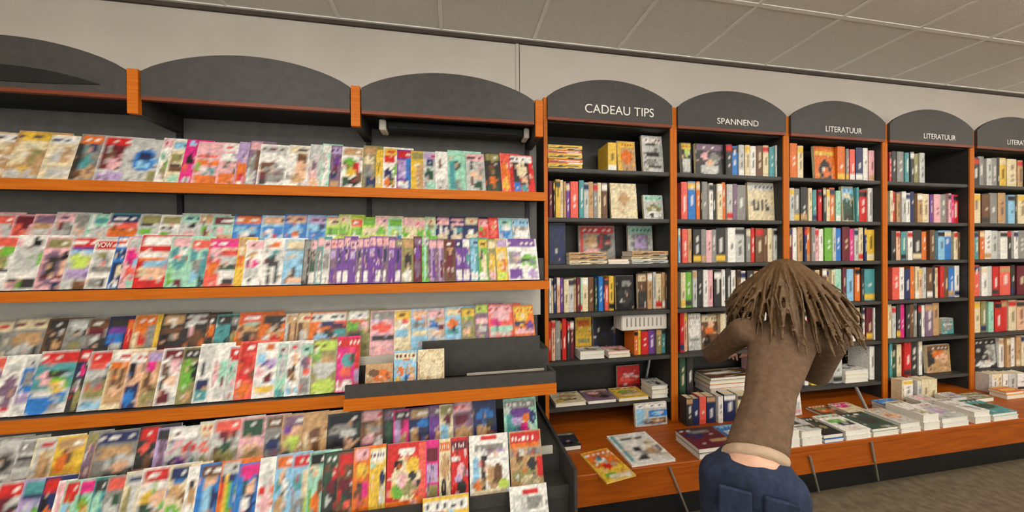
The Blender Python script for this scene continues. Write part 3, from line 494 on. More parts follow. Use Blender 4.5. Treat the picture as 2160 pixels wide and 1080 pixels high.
for tn, lim in (('T1', .455), ('T2r', .44), ('T2f', .46), ('T3r', .44), ('T3f', -.470), ('T4r', .0), ('T4f', .0)):
    n0 = TIER[tn][0]
    if tn == 'T3f': lim = sx(727, 1.486, 840)-.006+.02
    if tn == 'T4r': lim = sx(1052, n0, 985)
    if tn == 'T4f': lim = sx(811, n0, 1060)
    mag_stack(tn, MAG[tn], lim)
for tn, lst in COMIC.items():
    n0, z0, lean, hh, words = TIER[tn]
    for i, (p0, p1, bg, mast, bl, desc) in enumerate(lst):
        ypx = {'T4f': 1050, 'T4r': 925, 'T5': 1070, 'TRAY': 805}[tn]
        a, b_ = sx(p0, n0, ypx), sx(p1, n0, ypx)
        h = hh*(1.04 if tn == 'T4f' else 1.0)
        if desc.startswith('tan picture'): h = .13
        o = obj('comic_album' if 'comic' in desc else 'booklet', cover_mesh('booklet', b_-a-.002, h, .007, (bg, mast, bl), 1, seed=hash_((tn, p0)), nu=20, nv=28, curl=.0015), None, None, (a, n0+.002, z0+.0028), (-lean, 0, .01))
        tag(o, desc+', standing in the '+words if len(desc.split()) < 7 else desc+' on the '+words, 'booklet' if 'magazine' not in desc else 'magazine')
# little things on the tray
rz = .905
o = obj('label_strip', box_mesh('label_strip', 0, sx(1150, 1.60, 780)-sx(985, 1.60, 780), 0, .004, 0, .012, .001), 'acryl', None, (sx(985, 1.60, 780), 1.62, .8385)); 
o.location.z = at(1060, 786, 1.62).z-.004
tag(o, 'long narrow pale plastic label strip lying on the charcoal tray', 'label strip')
bm = bmesh.new()

# ------------------------------------------------------------------ books
def spine_mesh(w, h, d, base, txt, seed):
    """upright book, spine to the front (y=0): rounded painted spine, two boards, page block"""
    rg = random.Random(seed); nv = 13; V = []; Fc = []; Cc = []
    prof = [(0, .004), (.22, .001), (.5, 0), (.78, .001), (1, .004)]
    lo, hi = sorted((rg.uniform(.2, .4), rg.uniform(.55, .85))); band = rg.choice((None, None, .9, .1, .85)); bc = rg.choice('WKRYDCNT')
    for j in range(nv):
        b_ = j/(nv-1)
        for i, (u, y) in enumerate(prof):
            V.append((u*w, y, b_*h)); c = LINC[base]*rg.uniform(.9, 1.06)
            if band and abs(b_-band) < .07: c = LINC[bc]
            if i == 2 and lo < b_ < hi and rg.random() < .7: c = LINC[txt]*.85+LINC[base]*.15
            Cc.append(np.clip(c, 0, 1))
    for j in range(nv-1):
        for i in range(4): q = j*5+i; Fc.append((q, q+1, q+6, q+5))
    th = min(.0022, w*.15)
    def blk(x0, x1, y0, y1, z0, z1, c):
        b0 = len(V)
        for x in (x0, x1):
            for y in (y0, y1):
                for z in (z0, z1): V.append((x, y, z)); Cc.append(c)
        for f in ((0, 1, 3, 2), (4, 6, 7, 5), (0, 4, 5, 1), (2, 3, 7, 6), (0, 2, 6, 4), (1, 5, 7, 3)): Fc.append(tuple(b0+q for q in f))
    cc = LINC[base]*.95
    blk(0, th, .004, d, 0, h, cc); blk(w-th, w, .004, d, 0, h, cc)
    blk(th, w-th, .0045, d-.004, .003, h-.003, LINC['C'])
    me = bpy.data.meshes.new('book'); me.from_pydata(V, [], Fc); me.update()
    ca = me.color_attributes.new('Col', 'FLOAT_COLOR', 'POINT')
    ca.data.foreach_set('color', np.concatenate([np.array(Cc), np.ones((len(Cc), 1))], 1).ravel())
    me.materials.append(MAT['print']); return me
SHW = ['top shelf', 'second shelf', 'third shelf', 'fourth shelf', 'fifth shelf', 'sixth shelf', 'counter top']
TXT = {'W': 'D', 'C': 'B', 'L': 'D', 'G': 'W', 'D': 'W', 'K': 'C', 'R': 'W', 'M': 'C', 'O': 'W', 'Y': 'K', 'T': 'D', 'B': 'C', 'N': 'W', 'U': 'W', 'S': 'N', 'E': 'W', 'V': 'W', 'I': 'C', 'P': 'W', 'Q': 'M', 'X': 'W', 'Z': 'X', 'H': 'W', 'J': 'W', 'A': 'E', 'F': 'M', 'g': 'K', 'm': 'W'}
UP = []; NIDX = {}
def roof(bay, row):
    if row == 0: return 2.236
    if row == 6: return 9.0
    return SH_Z[row-1]-.026
OCC = {}
def spines(bay, row, toks, ytop, ybot, setback=.03):
    """toks: 'C1437-1447[:fraction]' colour and pixel range on that shelf"""
    zf = SH_Z[row] if row < 6 else BT
    n = NB+.012+setback
    dmax = .15
    if row == 6: n = 1.815; dmax = .078
    ym = (ytop+ybot)/2
    Hm = (at(1000, ytop, n).z-at(1000, ybot, n).z)
    xm = [float(q) for q in toks.split()[0].split(':')[0][1:].split('-')]
    Hm = at(xm[0], ytop, n).z-at(xm[0], ybot, n).z
    if row == 6: Hm = at(xm[0], ytop, n).z-zf
    lim0, lim1 = S0+BAY*bay+.024, S0+BAY*(bay+1)-.024
    prev = lim0; idx = NIDX.get((bay, row), 0)
    for tk in toks.split():
        fr = 1.0
        if ':' in tk: tk, fr = tk.split(':'); fr = float(fr)
        c = tk[0]; p0, p1 = [float(q) for q in tk[1:].split('-')]
        a, b_ = sx(p0, n, ym), sx(p1, n, ym)
        a = max(a, prev+.0004); b_ = min(b_, lim1)
        if b_-a < .004: continue
        k = 1
        for q in range(k):
            idx += 1; w = (b_-a)/k-.0006; x = a+q*(b_-a)/k
            h = Hm*fr*(RNG.uniform(.94, 1.03) if fr == 1.0 else 1.0)
            h = min(h, roof(bay, row)-zf-.004); OCC.setdefault((bay, row), []).append((x, x+w))
            cc = c
            me = spine_mesh(w, h, RNG.uniform(.8, 1)*dmax, cc, TXT[c], hash_((bay, row, idx)))
            UP.append(((p1-p0)*(ybot-ytop), me, (x, n+RNG.uniform(-.006, .008), zf+.0004), '%s book spine, %s from the magazine end, %s, %s' % (cname(c), ordn(idx), SHW[row], WHICH[bay])))
        prev = b_
    NIDX[(bay, row)] = idx
def face_out(bay, row, p0, p1, ytop, spec, desc, tilt=.10, n=None, thick=.018, roll=0, yb=None, z=None):
    zf = (SH_Z[row] if row < 6 else BT) if z is None else z
    if bay == 0 and row == 5: zf = .530
    n = n or NB+.06
    ym = ytop+30
    a, b_ = sx(p0, n, ym), sx(p1, n, ym)
    if row < 6: a = max(a, S0+BAY*bay+.0245); b_ = min(b_, S0+BAY*(bay+1)-.0245)
    if n < 2.05:
        for u, v in OCC.get((bay, row), []):
            if u < b_ and v > a:
                if (u+v) < (a+b_): a = v+.0012
                else: b_ = u-.0012
    OCC.setdefault((bay, row), []).append((a, b_)) if n < 2.05 else None
    b_ -= .002*(roll > 0)
    zf += thick*math.sin(tilt)+.0006
    h = min(at((p0+p1)/2, ytop, n).z, roof(bay, row)-.004 if row < 6 else 9)-zf
    h /= math.cos(tilt)
    o = obj('book', cover_mesh('book', b_-a, h, thick, spec, 1, hash_((bay, row, p0)), nu=14, nv=18, curl=.0005, edge='C'), None, None, (a, n, zf), (-tilt, 0, roll))
    me = box_mesh('pages', .003, b_-a-.001, .003, thick-.003, .003, h+.0012); obj('pages', me, 'paper', o)
    tag(o, desc, 'book'); return o
def lying(x, y, z, w, d, t, spec, desc, yaw=0, group=None, pitch=0, spine=False):
    """book lying flat, cover up; x,y is the front-left corner"""
    me = cover_mesh('book', w, d, .003, spec, 1, hash_((round(x, 3), round(y, 3), round(z, 3))), nu=12, nv=16, curl=.0004, edge=spec[0])
    o = obj('book', me, None, None, (x, y, z+t), (-math.pi/2+pitch, 0, yaw))
    o.rotation_euler = (Matrix.Rotation(yaw, 3, 'Z') @ Matrix.Rotation(-math.pi/2+pitch, 3, 'X')).to_euler()
    # local y points down after the tilt
    obj('pages', box_mesh('pages', .002, w-.003, .0031, t-.0016, .002, d-.003), 'paper', o)
    bc = cover_mesh('back_cover', w, d, .0014, (spec[0], spec[0], 'Gr50,50,1,1'), 1, 3, nu=2, nv=2, curl=0, edge=spec[0])
    obj('back_cover', bc, None, o, (0, t-.0015, 0))
    if spine: obj('spine', cover_mesh('spine', w, t-.0002, .002, (spec[0], spec[0], TXT[spec[0]]), 1, 5, nu=16, nv=6, curl=0, edge=spec[0]), None, o, (0, t, -.0022), (math.pi/2, 0, 0))
    tag(o, desc, 'book', group); return o

# bay 1: CADEAU TIPS
BAYS = [
 [(0, 0, 'Y1283-1301', 297, 357), (0, 1, 'M1158-1167 D1167-1171 Y1172-1182 C1182-1189 T1189-1194 X1195-1203 J1204-1220 E1222-1232 L1232-1242 T1242-1252 G1252-1261 C1262-1270 B1270-1282', 380, 460),
  (0, 3, 'W1158-1163 C1163-1167 N1168-1174 F1175-1182 X1183-1189 C1190-1200 L1200-1211 T1211-1217 M1217-1225 A1225-1229 C1229-1242 B1243-1254 I1256-1262 U1263-1272 N1272-1276 J1277-1285 Y1286-1296', 588, 662),
  (0, 3, 'T1368-1378 L1380-1386 C1386-1398 T1398-1404 B1404-1416', 576, 652), (0, 4, 'R1157-1162 F1163-1171 G1172-1183 D1183-1186 R1186-1195 D1196-1203 M1204-1212', 672, 758),
  (0, 4, 'O1338-1346 Y1346-1353 R1354-1369 X1370-1384 H1385-1396 E1397-1406 U1407-1416', 702, 753)],
 [(1, 0, 'D1532-1545:.96 U1545-1559:.92 L1560-1571 C1572-1582 W1583-1595 B1595-1610 C1610-1622 E1622-1634 W1636-1646', 300, 370), (1, 1, 'J1437-1450 U1452-1468 O1470-1478 K1478-1482 G1482-1494 W1496-1504 D1504-1512 C1513-1524 O1524-1532 L1534-1546 m1547-1556 G1556-1576', 381, 462),
  (1, 2, 'S1433-1438 J1439-1450 T1452-1460 D1462-1478 G1480-1490 Q1490-1502 G1502-1512 D1512-1532 W1536-1552 L1553-1572 G1577-1586 R1586-1594 B1595-1612 B1613-1622 C1622-1632 L1632-1642', 478, 552),
  (1, 3, 'C1437-1447 V1447-1460 L1463-1472 D1473-1484 W1485-1495 Q1495-1506 D1507-1522 W1524-1532 D1533-1543 W1544-1554 B1555-1563 W1564-1575 D1576-1590 T1591-1602 B1603-1614 C1615-1625 E1626-1638', 572, 651),
  (1, 4, 'R1434-1443 F1444-1452', 662, 746), (1, 4, 'C1520-1530 L1531-1541 T1542-1552 W1553-1563 G1564-1576 R1577-1588 C1589-1600 D1601-1612 W1613-1623 T1624-1640', 665, 742),
  (1, 5, 'I1436-1449 D1450-1463', 762, 850), (1, 5, 'Q1600-1612 J1612-1628 R1629-1640', 772, 830),
  (1, 6, 'W1437-1446 D1447-1462 N1462-1476 J1478-1492 N1494-1512 W1515-1525 N1530-1554 C1556-1580', 843, 918)],
 [(2, 0, 'O1668-1683 C1685-1697', 304, 377), (2, 0, 'O1769-1785 G1786-1792 J1793-1804 N1806-1820 W1822-1832 Q1833-1844 J1845-1857', 308, 378), (2, 1, 'L1666-1676 G1678-1690 D1690-1704 C1706-1714 E1718-1726 R1728-1736 D1737-1743 C1745-1752 O1752-1764 A1766-1776', 392, 464),
  (2, 1, 'E1809-1814 R1816-1832 W1835-1845 L1846-1856', 392, 464), (2, 2, 'M1662-1672 W1674-1684 T1685-1696 N1697-1702 O1702-1712 G1712-1720 Q1720-1729 W1729-1738 V1740-1756 L1757-1764 U1764-1776 M1777-1793 P1793-1803 L1804-1812 C1812-1821 N1824-1829 Y1830-1850', 476, 549),
  (2, 3, 'H1665-1675 W1680-1690 B1691-1700 m1701-1710 D1711-1720 C1721-1730 B1735-1744 T1745-1752 C1754-1761 A1762-1778 M1781-1788 S1790-1804 O1806-1817 D1818-1823 E1824-1847 O1848-1855', 567, 640), (2, 4, 'C1668-1680 B1681-1692 W1693-1703 R1704-1714 G1715-1726 C1727-1738 T1739-1750 D1751-1762 L1763-1774 W1780-1788 D1789-1797 W1798-1804 T1806-1816 K1817-1821 W1822-1828 M1829-1842 W1843-1852', 650, 722),
  (2, 5, 'F1668-1680 O1681-1690 X1690-1698 W1700-1708 Y1711-1724 Y1724-1737:.9 G1740-1758 L1758-1776', 742, 812), (2, 5, 'W1836-1852', 735, 806)],
 [(3, 0, 'R1878-1883 D1885-1894 G1896-1910 E1910-1919 D1921-1929 H1930-1941 L1941-1952', 316, 383), (3, 1, 'C1878-1884 R1884-1892 T1895-1902 L1902-1911 W1911-1920 N1924-1933 T1937-1948 C1950-1964 X1964-1970 Q1970-1984 G1986-1998 Q2000-2006 P2006-2012 R2012-2025', 402, 467), (3, 2, 'D1880-1890 F1893-1902 E1904-1914 W1916-1926 D1928-1946 O1948-1958 B1962-1972 S1978-1992 U1992-2010 C2014-2022 B2022-2030', 486, 549), (3, 3, 'J1882-1897 W1898-1909 N1910-1922 O1922-1930 C1931-1940 F1940-1950 L1950-1958 B1958-1970 D1971-1976 C1976-1982 R1984-1992 B1992-2002 U2004-2016 W2016-2026', 562, 630), (3, 4, 'C1876-1884 L1884-1892 D1893-1901 P1902-1910 D1911-1919 B1920-1928 G1929-1936 D1937-1943 W1944-1950 m1951-1968 T1969-1984', 644, 715), (3, 5, 'E1876-1882 I1882-1895 C1896-1906 R1908-1922 D1924-1940 W1942-1949', 728, 800), (3, 6, 'C1888-1908 W1909-1930 L1935-1944 C1945-1960 C1961-1978', 806, 862)],
 [(4, 0, 'D2050-2066 G2067-2080 L2081-2092 G2093-2104 D2105-2111 Y2112-2127 C2128-2148 T2149-2160', 326, 388), (4, 1, 'C2050-2070 B2071-2088 G2089-2106 T2108-2124 S2126-2140 D2141-2146 C2147-2165', 406, 471), (4, 2, 'Y2048-2054 E2055-2064 O2070-2079 W2080-2094 L2095-2109 W2110-2125 D2128-2137 W2138-2147 G2148-2165', 487, 549), (4, 3, 'H2047-2054 J2058-2070 W2072-2085 L2085-2096 R2098-2111 J2112-2134 D2136-2145 M2146-2165', 560, 626), (4, 4, 'B2047-2056 C2058-2072 H2073-2084 A2085-2096 R2100-2114 R2115-2128 C2130-2146 F2147-2165', 640, 706), (4, 5, 'W2112-2122 T2123-2132 W2133-2144 T2145-2154 C2155-2165', 716, 780), (4, 6, 'W2046-2058 C2059-2070 W2071-2082 L2083-2094 W2095-2106 C2107-2118 W2119-2130 L2131-2146 W2147-2165', 796, 848)]]
for bay in BAYS:
    for (k, r, toks, yt, yb) in bay: spines(k, r, toks, yt, yb, .03 if r < 6 else -.06)
UP.sort(key=lambda q: -q[0]); KEEP = 245
for ar, me, loc, lab in UP[:KEEP]:
    tag(obj('book', me, None, None, loc), lab, 'book', 'upright books on the bookcase shelves')
bmj = bmesh.new()
for ar, me, loc, lab in UP[KEEP:]:
    me.transform(Matrix.Translation(loc)); bmj.from_mesh(me)
mj = bpy.data.meshes.new('slim_books'); bmj.to_mesh(mj); bmj.free(); mj.materials.append(MAT['print'])
o = obj('slim_books', mj); tag(o, 'remaining thin book spines filling the gaps on the bookcase shelves', 'books'); o['kind'] = 'stuff'
print('UPRIGHT', len(UP))
# face-out books
face_out(0, 0, 1304, 1342, 296, ('T', 'Y', 'Oe50,50,30,22 Yr10,50,9,48'), 'yellow and orange book facing out on top shelf of CADEAU TIPS bookcase')
face_out(0, 0, 1357, 1410, 284, ('L', 'W', 'Kr50,80,34,6 De50,50,30,8 Ge40,30,30,9 Dr60,18,30,4'), 'tall white book with black print facing out, top shelf, CADEAU TIPS bookcase')
face_out(0, 1, 1290, 1347, 385, ('C', 'C', 'Te50,55,20,16 Tr50,55,3,30'), 'plain beige book facing out on second shelf of CADEAU TIPS bookcase', roll=.03)
face_out(0, 1, 1359, 1400, 411, ('L', 'A', 'He50,45,36,16 We50,20,36,12 De40,18,12,8'), 'small landscape picture book facing out beside the plain beige book')
face_out(0, 2, 1159, 1193, 466, ('D', 'D', 'Nr50,50,46,48 Dr40,50,6,48'), 'dark slate binder standing on third shelf of CADEAU TIPS bookcase', thick=.03, tilt=.02)
face_out(0, 3, 1346, 1367, 578, ('B', 'C', 'Dr50,25,46,24 Be50,60,36,12'), 'brown book with dark lower half facing out, fourth shelf, CADEAU TIPS bookcase', tilt=.03)
face_out(0, 3, 1300, 1338, 582, ('K', 'K', 'Ge60,76,26,12 De50,40,40,30'), 'black book with grey oval facing out, fourth shelf, CADEAU TIPS bookcase', tilt=.06)
face_out(0, 4, 1214, 1248, 669, ('Y', 'Y', 'Or50,80,40,9 Yr50,40,40,20 Hr50,30,36,6'), 'yellow book facing out on fifth shelf of CADEAU TIPS bookcase', tilt=.03, n=2.06)
face_out(0, 4, 1252, 1300, 668, ('K', 'K', 'Nr50,50,44,44 Kr50,50,40,40'), 'black boxed book facing out beside yellow book, fifth shelf', tilt=.03, n=2.06)
face_out(0, 5, 1303, 1350, 772, ('R', 'R', 'Qe50,50,30,20 Jr50,40,36,10 Mr50,10,46,9'), 'bright red book standing on sixth shelf of CADEAU TIPS bookcase', tilt=.06, n=2.085)
face_out(1, 0, 1438, 1459, 300, ('D', 'Y', 'Lr50,30,40,22 ge60,72,26,14'), 'small dark book with yellow-green top, top shelf, SPANNEND bookcase', tilt=.04)
face_out(1, 0, 1468, 1529, 303, ('D', 'm', 'Le50,20,34,18 Qe34,62,12,14 Ge66,55,20,18 Fe50,42,12,8'), 'dark photo book facing out on top shelf of SPANNEND bookcase', tilt=.04)
face_out(1, 1, 1579, 1639, 385, ('C', 'L', 'Dr30,42,10,16 Cr30,42,5,9 Dr55,40,4,14 Dr74,42,10,16 Cr78,46,7,8'), 'white book with big black letters facing out, second shelf, SPANNEND bookcase', tilt=.04)
face_out(1, 4, 1453, 1479, 662, ('L', 'W', 'Gr50,30,40,3 Wr50,60,40,20'), 'white boxed book facing out on fifth shelf of SPANNEND bookcase', tilt=.03)
face_out(1, 4, 1481, 1517, 664, ('B', 'C', 'Oe50,55,24,14 Ke30,25,24,18 Fe60,70,20,9'), 'brown portrait book facing out on fifth shelf of SPANNEND bookcase', tilt=.05)
face_out(2, 0, 1720, 1767, 308, ('O', 'O', 'Ke50,34,28,26 Kr50,14,28,14 Oe54,22,16,16 Yr50,80,46,4'), 'orange book with black arch facing out, third bookcase top shelf', tilt=.05)
face_out(2, 1, 1778, 1808, 393, ('C', 'S', 'Ir50,34,46,32 De50,14,36,6 Er80,80,14,12'), 'cream book with dark green lower half facing out, second shelf, third bookcase', tilt=.04)
face_out(3, 5, 1956, 2006, 728, ('T', 'B', 'De18,50,14,40 Oe50,66,22,16 Fe70,50,18,18 Te50,24,30,14'), 'tan picture book facing out on sixth shelf of fourth bookcase', tilt=.05)
face_out(3, 4, 1987, 2012, 672, ('E', 'G', 'Ge50,50,40,30 Lr50,60,36,6'), 'small grey-blue book box on fifth shelf of fourth bookcase', tilt=.03, thick=.05)
face_out(4, 5, 2052, 2104, 716, ('D', 'K', 'Ke26,60,26,24 Lr80,50,14,34 Ge76,50,10,28 We50,14,36,12'), 'black and white photo book facing out on sixth shelf, fifth bookcase', tilt=.05)
face_out(0, 6, 1341, 1408, 852, ('L', 'W', 'Ur74,52,28,16 Se70,54,18,9 Br60,18,34,12 Te70,22,18,8 Sr14,50,10,40 Kr60,86,26,4'), 'white and blue travel book standing on counter below CADEAU TIPS bookcase', n=1.86, tilt=.08)
face_out(1, 6, 1634, 1692, 820, ('W', 'W', 'Ue50,70,34,18 Ne46,66,20,9 Se56,76,16,6 Lr50,30,44,12 Gr34,20,24,5 Qr74,12,20,6'), 'white book with round blue emblem standing on the display counter', n=1.80, tilt=.10)
face_out(0, 2, 1222, 1298, 476, ('G', 'R', 'Te40,55,26,22 De70,55,22,24 Rr6,60,6,34 Qe34,30,20,8'), 'grey picture book standing behind the flat pile, third shelf, CADEAU TIPS bookcase', n=2.06, tilt=.06)
face_out(0, 2, 1326, 1378, 470, ('L', 'A', 'Gr50,55,34,22 Zr50,55,26,16'), 'pale grey book with framed square standing, third shelf, CADEAU TIPS bookcase', n=2.06, tilt=.06)
# lying piles on shelves: (bay,row, p0,p1, n_front, depth, list of (colour, thickness), label)
def pile(row, p0, p1, nf, dep, lst, desc, z=None, auto='WD', spine=False):
    zf = (SH_Z[row] if row < 6 else BT) if z is None else z
    x0, x1 = sx(p0, nf), sx(p1, nf); kb = int(((x0+x1)/2-S0)//BAY)
    x0 = max(x0, S0+BAY*kb+.025); x1 = min(x1, S0+BAY*(kb+1)-.0255)
    for i, (c, t) in enumerate(lst):
        pos = 'top' if i == len(lst)-1 and len(lst) > 1 else 'bottom' if i == 0 and len(lst) > 1 else 'only' if len(lst) == 1 else ordn(i+1)+' up'
        lying(x0+RNG.uniform(0, .005), nf+RNG.uniform(0, .01), zf, (x1-x0)-.006, dep, t-.0006, (c, TXT[c], auto), '%s book lying flat, %s, %s' % (cname(c), pos+(' of pile' if pos != 'only' else ' one there'), desc), spine=spine)
        zf += t
pile(0, 1157, 1231, NB+.03, .14, [('Y', .032), ('O', .028), ('Y', .032), ('O', .024), ('Y', .03)], 'top shelf, CADEAU TIPS bookcase', spine=True)
pile(2, 1200, 1281, NB+.02, .13, [('C', .022), ('T', .03), ('T', .022)], 'left pile, third shelf, CADEAU TIPS bookcase', spine=True)
pile(2, 1332, 1415, NB+.02, .13, [('L', .022), ('C', .024), ('T', .034)], 'right pile, third shelf, CADEAU TIPS', spine=True)
pile(2, 1284, 1330, NB+.02, .12, [('W', .014), ('F', .016)], 'middle pile, third shelf, CADEAU TIPS')
pile(4, 1222, 1276, NB+.02, .10, [('W', .026), ('L', .024)], 'left pile, fifth shelf, CADEAU TIPS')
pile(4, 1283, 1331, NB+.02, .12, [('C', .02), ('Q', .018)], 'right pile, fifth shelf, CADEAU TIPS')
o = None
x0, x1 = sx(1312, NB+.03), sx(1415, NB+.03)
x1 = min(x1, S0+BAY-.0255)
bx = obj('box_set', box_mesh('box_set', 0, x1-x0, 0, .115, 0, .100, .006), 'white', None, (x0, NB+.035, SH_Z[4]+.158))
for i in range(9):
    obj('spine_print', box_mesh('spine_print', .03+i*(x1-x0-.05)/9, .03+i*(x1-x0-.05)/9+.010, -.001, 0, .025, .08), 'steel', bx)
tag(bx, 'white slipcase box set lying across the colourful books, fifth shelf, CADEAU TIPS bookcase', 'box set')
pile(5, 1374, 1414, NB+.02, .13, [('W', .028), ('C', .026), ('L', .026)], 'sixth shelf, CADEAU TIPS bookcase', z=.530)
pile(5, 1498, 1600, NB+.03, .15, [('W', .035), ('R', .03), ('Y', .03), ('B', .02)], 'sixth shelf, SPANNEND bookcase')
pile(4, 1454, 1479, NB+.012, .04, [('W', .03)], 'front edge, fifth shelf, SPANNEND bookcase') if False else None
pile(5, 1784, 1834, NB+.02, .13, [('W', .03), ('C', .03), ('W', .028)], 'sixth shelf, third bookcase')
# three covers laid on the deep sixth shelf of the CADEAU TIPS bookcase
for p0, p1, sp, ds in ((1172, 1238, ('C', 'H', 'Te50,60,30,18 He30,30,20,12 De66,30,14,9 Yr20,20,12,12'), 'beige photo book'), (1241, 1302, ('m', 'T', 'Be50,50,34,24 Qe40,66,20,10 De66,30,18,12'), 'brown portrait book'), (1306, 1370, ('Y', 'C', 'He50,50,34,20 Ce50,24,40,9 Ve40,60,20,10'), 'yellow and white book')):
    a, b_ = sx(p0, NB+.02, 860), sx(p1, NB+.02, 860)
    lying(a, NB+.02, .530, b_-a-.004, .155, .022, sp, ds+' lying face up on sixth shelf of CADEAU TIPS bookcase')
# books lying on the counter: pixel of the front-left bottom corner, width px, depth, list
def flat(px, py, px2, dep, lst, desc, yaw=0, skew=0):
    p = atz(px, py, BT); q = atz(px2, py, BT)
    x0, x1, yf = p.x, q.x, (BF+.004 if px > 1400 else max(p.y, BF+.006))
    x0, x1 = sx(px, yf, py), sx(px2, yf, py)
    z = BT
    for i, (c, t, m_, bl) in enumerate(lst):
        pos = '' if len(lst) == 1 else (', top of its pile' if i == len(lst)-1 else ', bottom of its pile' if i == 0 else ', middle of its pile')
        lying(x0+skew*i, yf+.004*i, z, x1-x0-.004, dep, t-.0005, (c, m_, bl), '%s book%s, %s' % (cname(c), pos, desc), yaw)
        z += t
flat(1166, 955, 1228, .13, [('D', .026, 'G', 'Ne60,40,30,12 Ke50,20,36,10')], 'lying on counter beside the magazine rack')
om = atz(1280, 1019, BT+.006)
lying(om.x, om.y, BT, .165, .235, .008, ('Y', 'O', 'Or50,72,46,26 Oe50,56,44,14 We40,64,20,10 Re46,42,16,9 Te70,46,14,8 Ve30,18,22,6 Cr60,10,40,6 Ee40,70,10,5'), 'orange and yellow children magazine lying on bare end of counter', yaw=.16)
om = atz(1350, 1001, BT+.01)
lying(om.x, BF+.012, BT, .245, .27, .012, ('W', 'W', 'Er6,50,4,50 Ke40,44,10,6 Ge50,30,14,8 Te72,34,16,10 Be86,40,10,8 Kr50,82,26,4 De40,16,16,5 Ce80,60,14,10'), 'large white catalogue with photos lying on counter beside orange magazine', yaw=.02)
CB = [  # front-row: px0, py, px1, [(colour, thickness, mast, blobs)...], text
 (1476, 976, 1560, .19, [('L', .028, 'N', 'Ne30,60,26,16 Me60,40,30,12 Ge70,70,20,10'), ('M', .026, 'D', 'Ne30,60,26,16 Te70,30,26,8 Ge50,76,30,8')], 'left of the blue book pile'),
 (1563, 965, 1608, .19, [('W', .030, 'U', 'Ue40,40,36,20 Se50,70,24,9'), ('U', .022, 'S', 'Ne60,50,30,18 Wr30,60,16,9')], 'blue pile in front of the upright counter books'),
 (1611, 958, 1642, .19, [('C', .030, 'B', 'Me50,50,36,20')], 'lying between blue pile and white thick pile'),
 (1645, 952, 1690, .18, [('W', .045, 'L', 'GE'), ('W', .045, 'O', 'Oe40,60,30,16 De50,30,30,10')], 'thick white pile below the emblem book'),
 (1693, 945, 1737, .18, [('W', .04, 'L', 'GE'), ('L', .04, 'W', 'GD')], 'white pile next to the navy book'),
 (1740, 938, 1782, .18, [('U', .022, 'N', 'Ne50,50,40,26'), ('K', .024, 'D', 'Ie40,60,26,14 He66,40,16,9')], 'dark pile between white piles'),
 (1786, 931, 1840, .18, [('W', .026, 'L', 'GC'), ('W', .024, 'A', 'Ve40,60,30,12 De60,40,30,12')], 'green topped pile on counter'),
 (1843, 925, 1898, .18, [('W', .026, 'L', 'GC'), ('I', .02, 'K', 'De50,50,40,24')], 'pile topped by dark green cover'),
 (1902, 918, 1945, .18, [('W', .026, 'L', 'GC'), ('L', .03, 'T', 'Fe50,50,40,20')], 'peach topped pile on counter'),
 (1950, 912, 1985, .18, [('W', .045, 'L', 'GC'), ('W', .045, 'H', 'HL')], 'tall white pile on counter below fourth bookcase'),
 (1990, 906, 2046, .18, [('W', .026, 'L', 'GC'), ('L', .03, 'W', 'Ze50,50,40,20')], 'lilac-grey topped pile on counter below fourth bookcase'),
 (2058, 899, 2092, .18, [('W', .04, 'L', 'GC'), ('W', .03, 'G', 'LG')], 'white pile on counter below fifth bookcase'),
 (2097, 894, 2150, .18, [('W', .026, 'A', 'EA'), ('E', .02, 'I', 'Ie50,50,40,20')], 'teal topped pile on counter below fifth bookcase')]
for (px, py, px2, dep, lst, desc) in CB: flat(px, py, px2, dep, lst, desc)
# second row behind
SB = [(1600, 1.715, .12, [('D', .02, 'O', 'Oe50,60,34,20 Me40,30,30,10')], 'orange print, behind the thick white pile'),
 (1750, 1.715, .15, [('B', .02, 'O', 'Oe50,50,34,16 He40,70,30,12')], 'behind the dark pile on counter'),
 (1800, 1.715, .16, [('C', .02, 'P', 'Pe40,70,34,12 Ce60,40,30,12')], 'magenta print, behind the green topped pile'),
 (1872, 1.715, .17, [('W', .03, 'U', 'We50,40,20,8'), ('U', .02, 'S', 'Se50,40,40,14')], 'blue topped pile beside the fourth bookcase'),
 (1945, 1.715, .17, [('L', .03, 'W', 'LC'), ('L', .02, 'Q', 'Qe50,50,36,20')], 'pale pile in front of cream spines, fourth bookcase'),
 (2008, 1.715, .15, [('W', .03, 'G', 'LG'), ('L', .02, 'W', 'ZG')], 'grey pile in second row, fourth bookcase'),
 (2060, 1.715, .17, [('H', .03, 'L', 'LG')], 'olive, in second row, fifth bookcase'),
 (2125, 1.715, .18, [('Y', .03, 'O', 'Oe50,60,36,14'), ('O', .02, 'Y', 'Ye50,40,40,20')], 'yellow-orange pile in second row, fifth bookcase')]
for px, n_, w, lst, desc in SB:
    x = sx(px, n_, 880); z = BT
    for i, (c, t, m_, bl) in enumerate(lst):
        pos = '' if len(lst) == 1 else (' upper' if i else ' lower')
        lying(x, n_+.004*i, z, w, .085 if px > 1850 or px < 1700 else .15, t-.0005, (c, m_, bl), '%s%s book lying on counter, %s' % (cname(c), pos, desc)); z += t

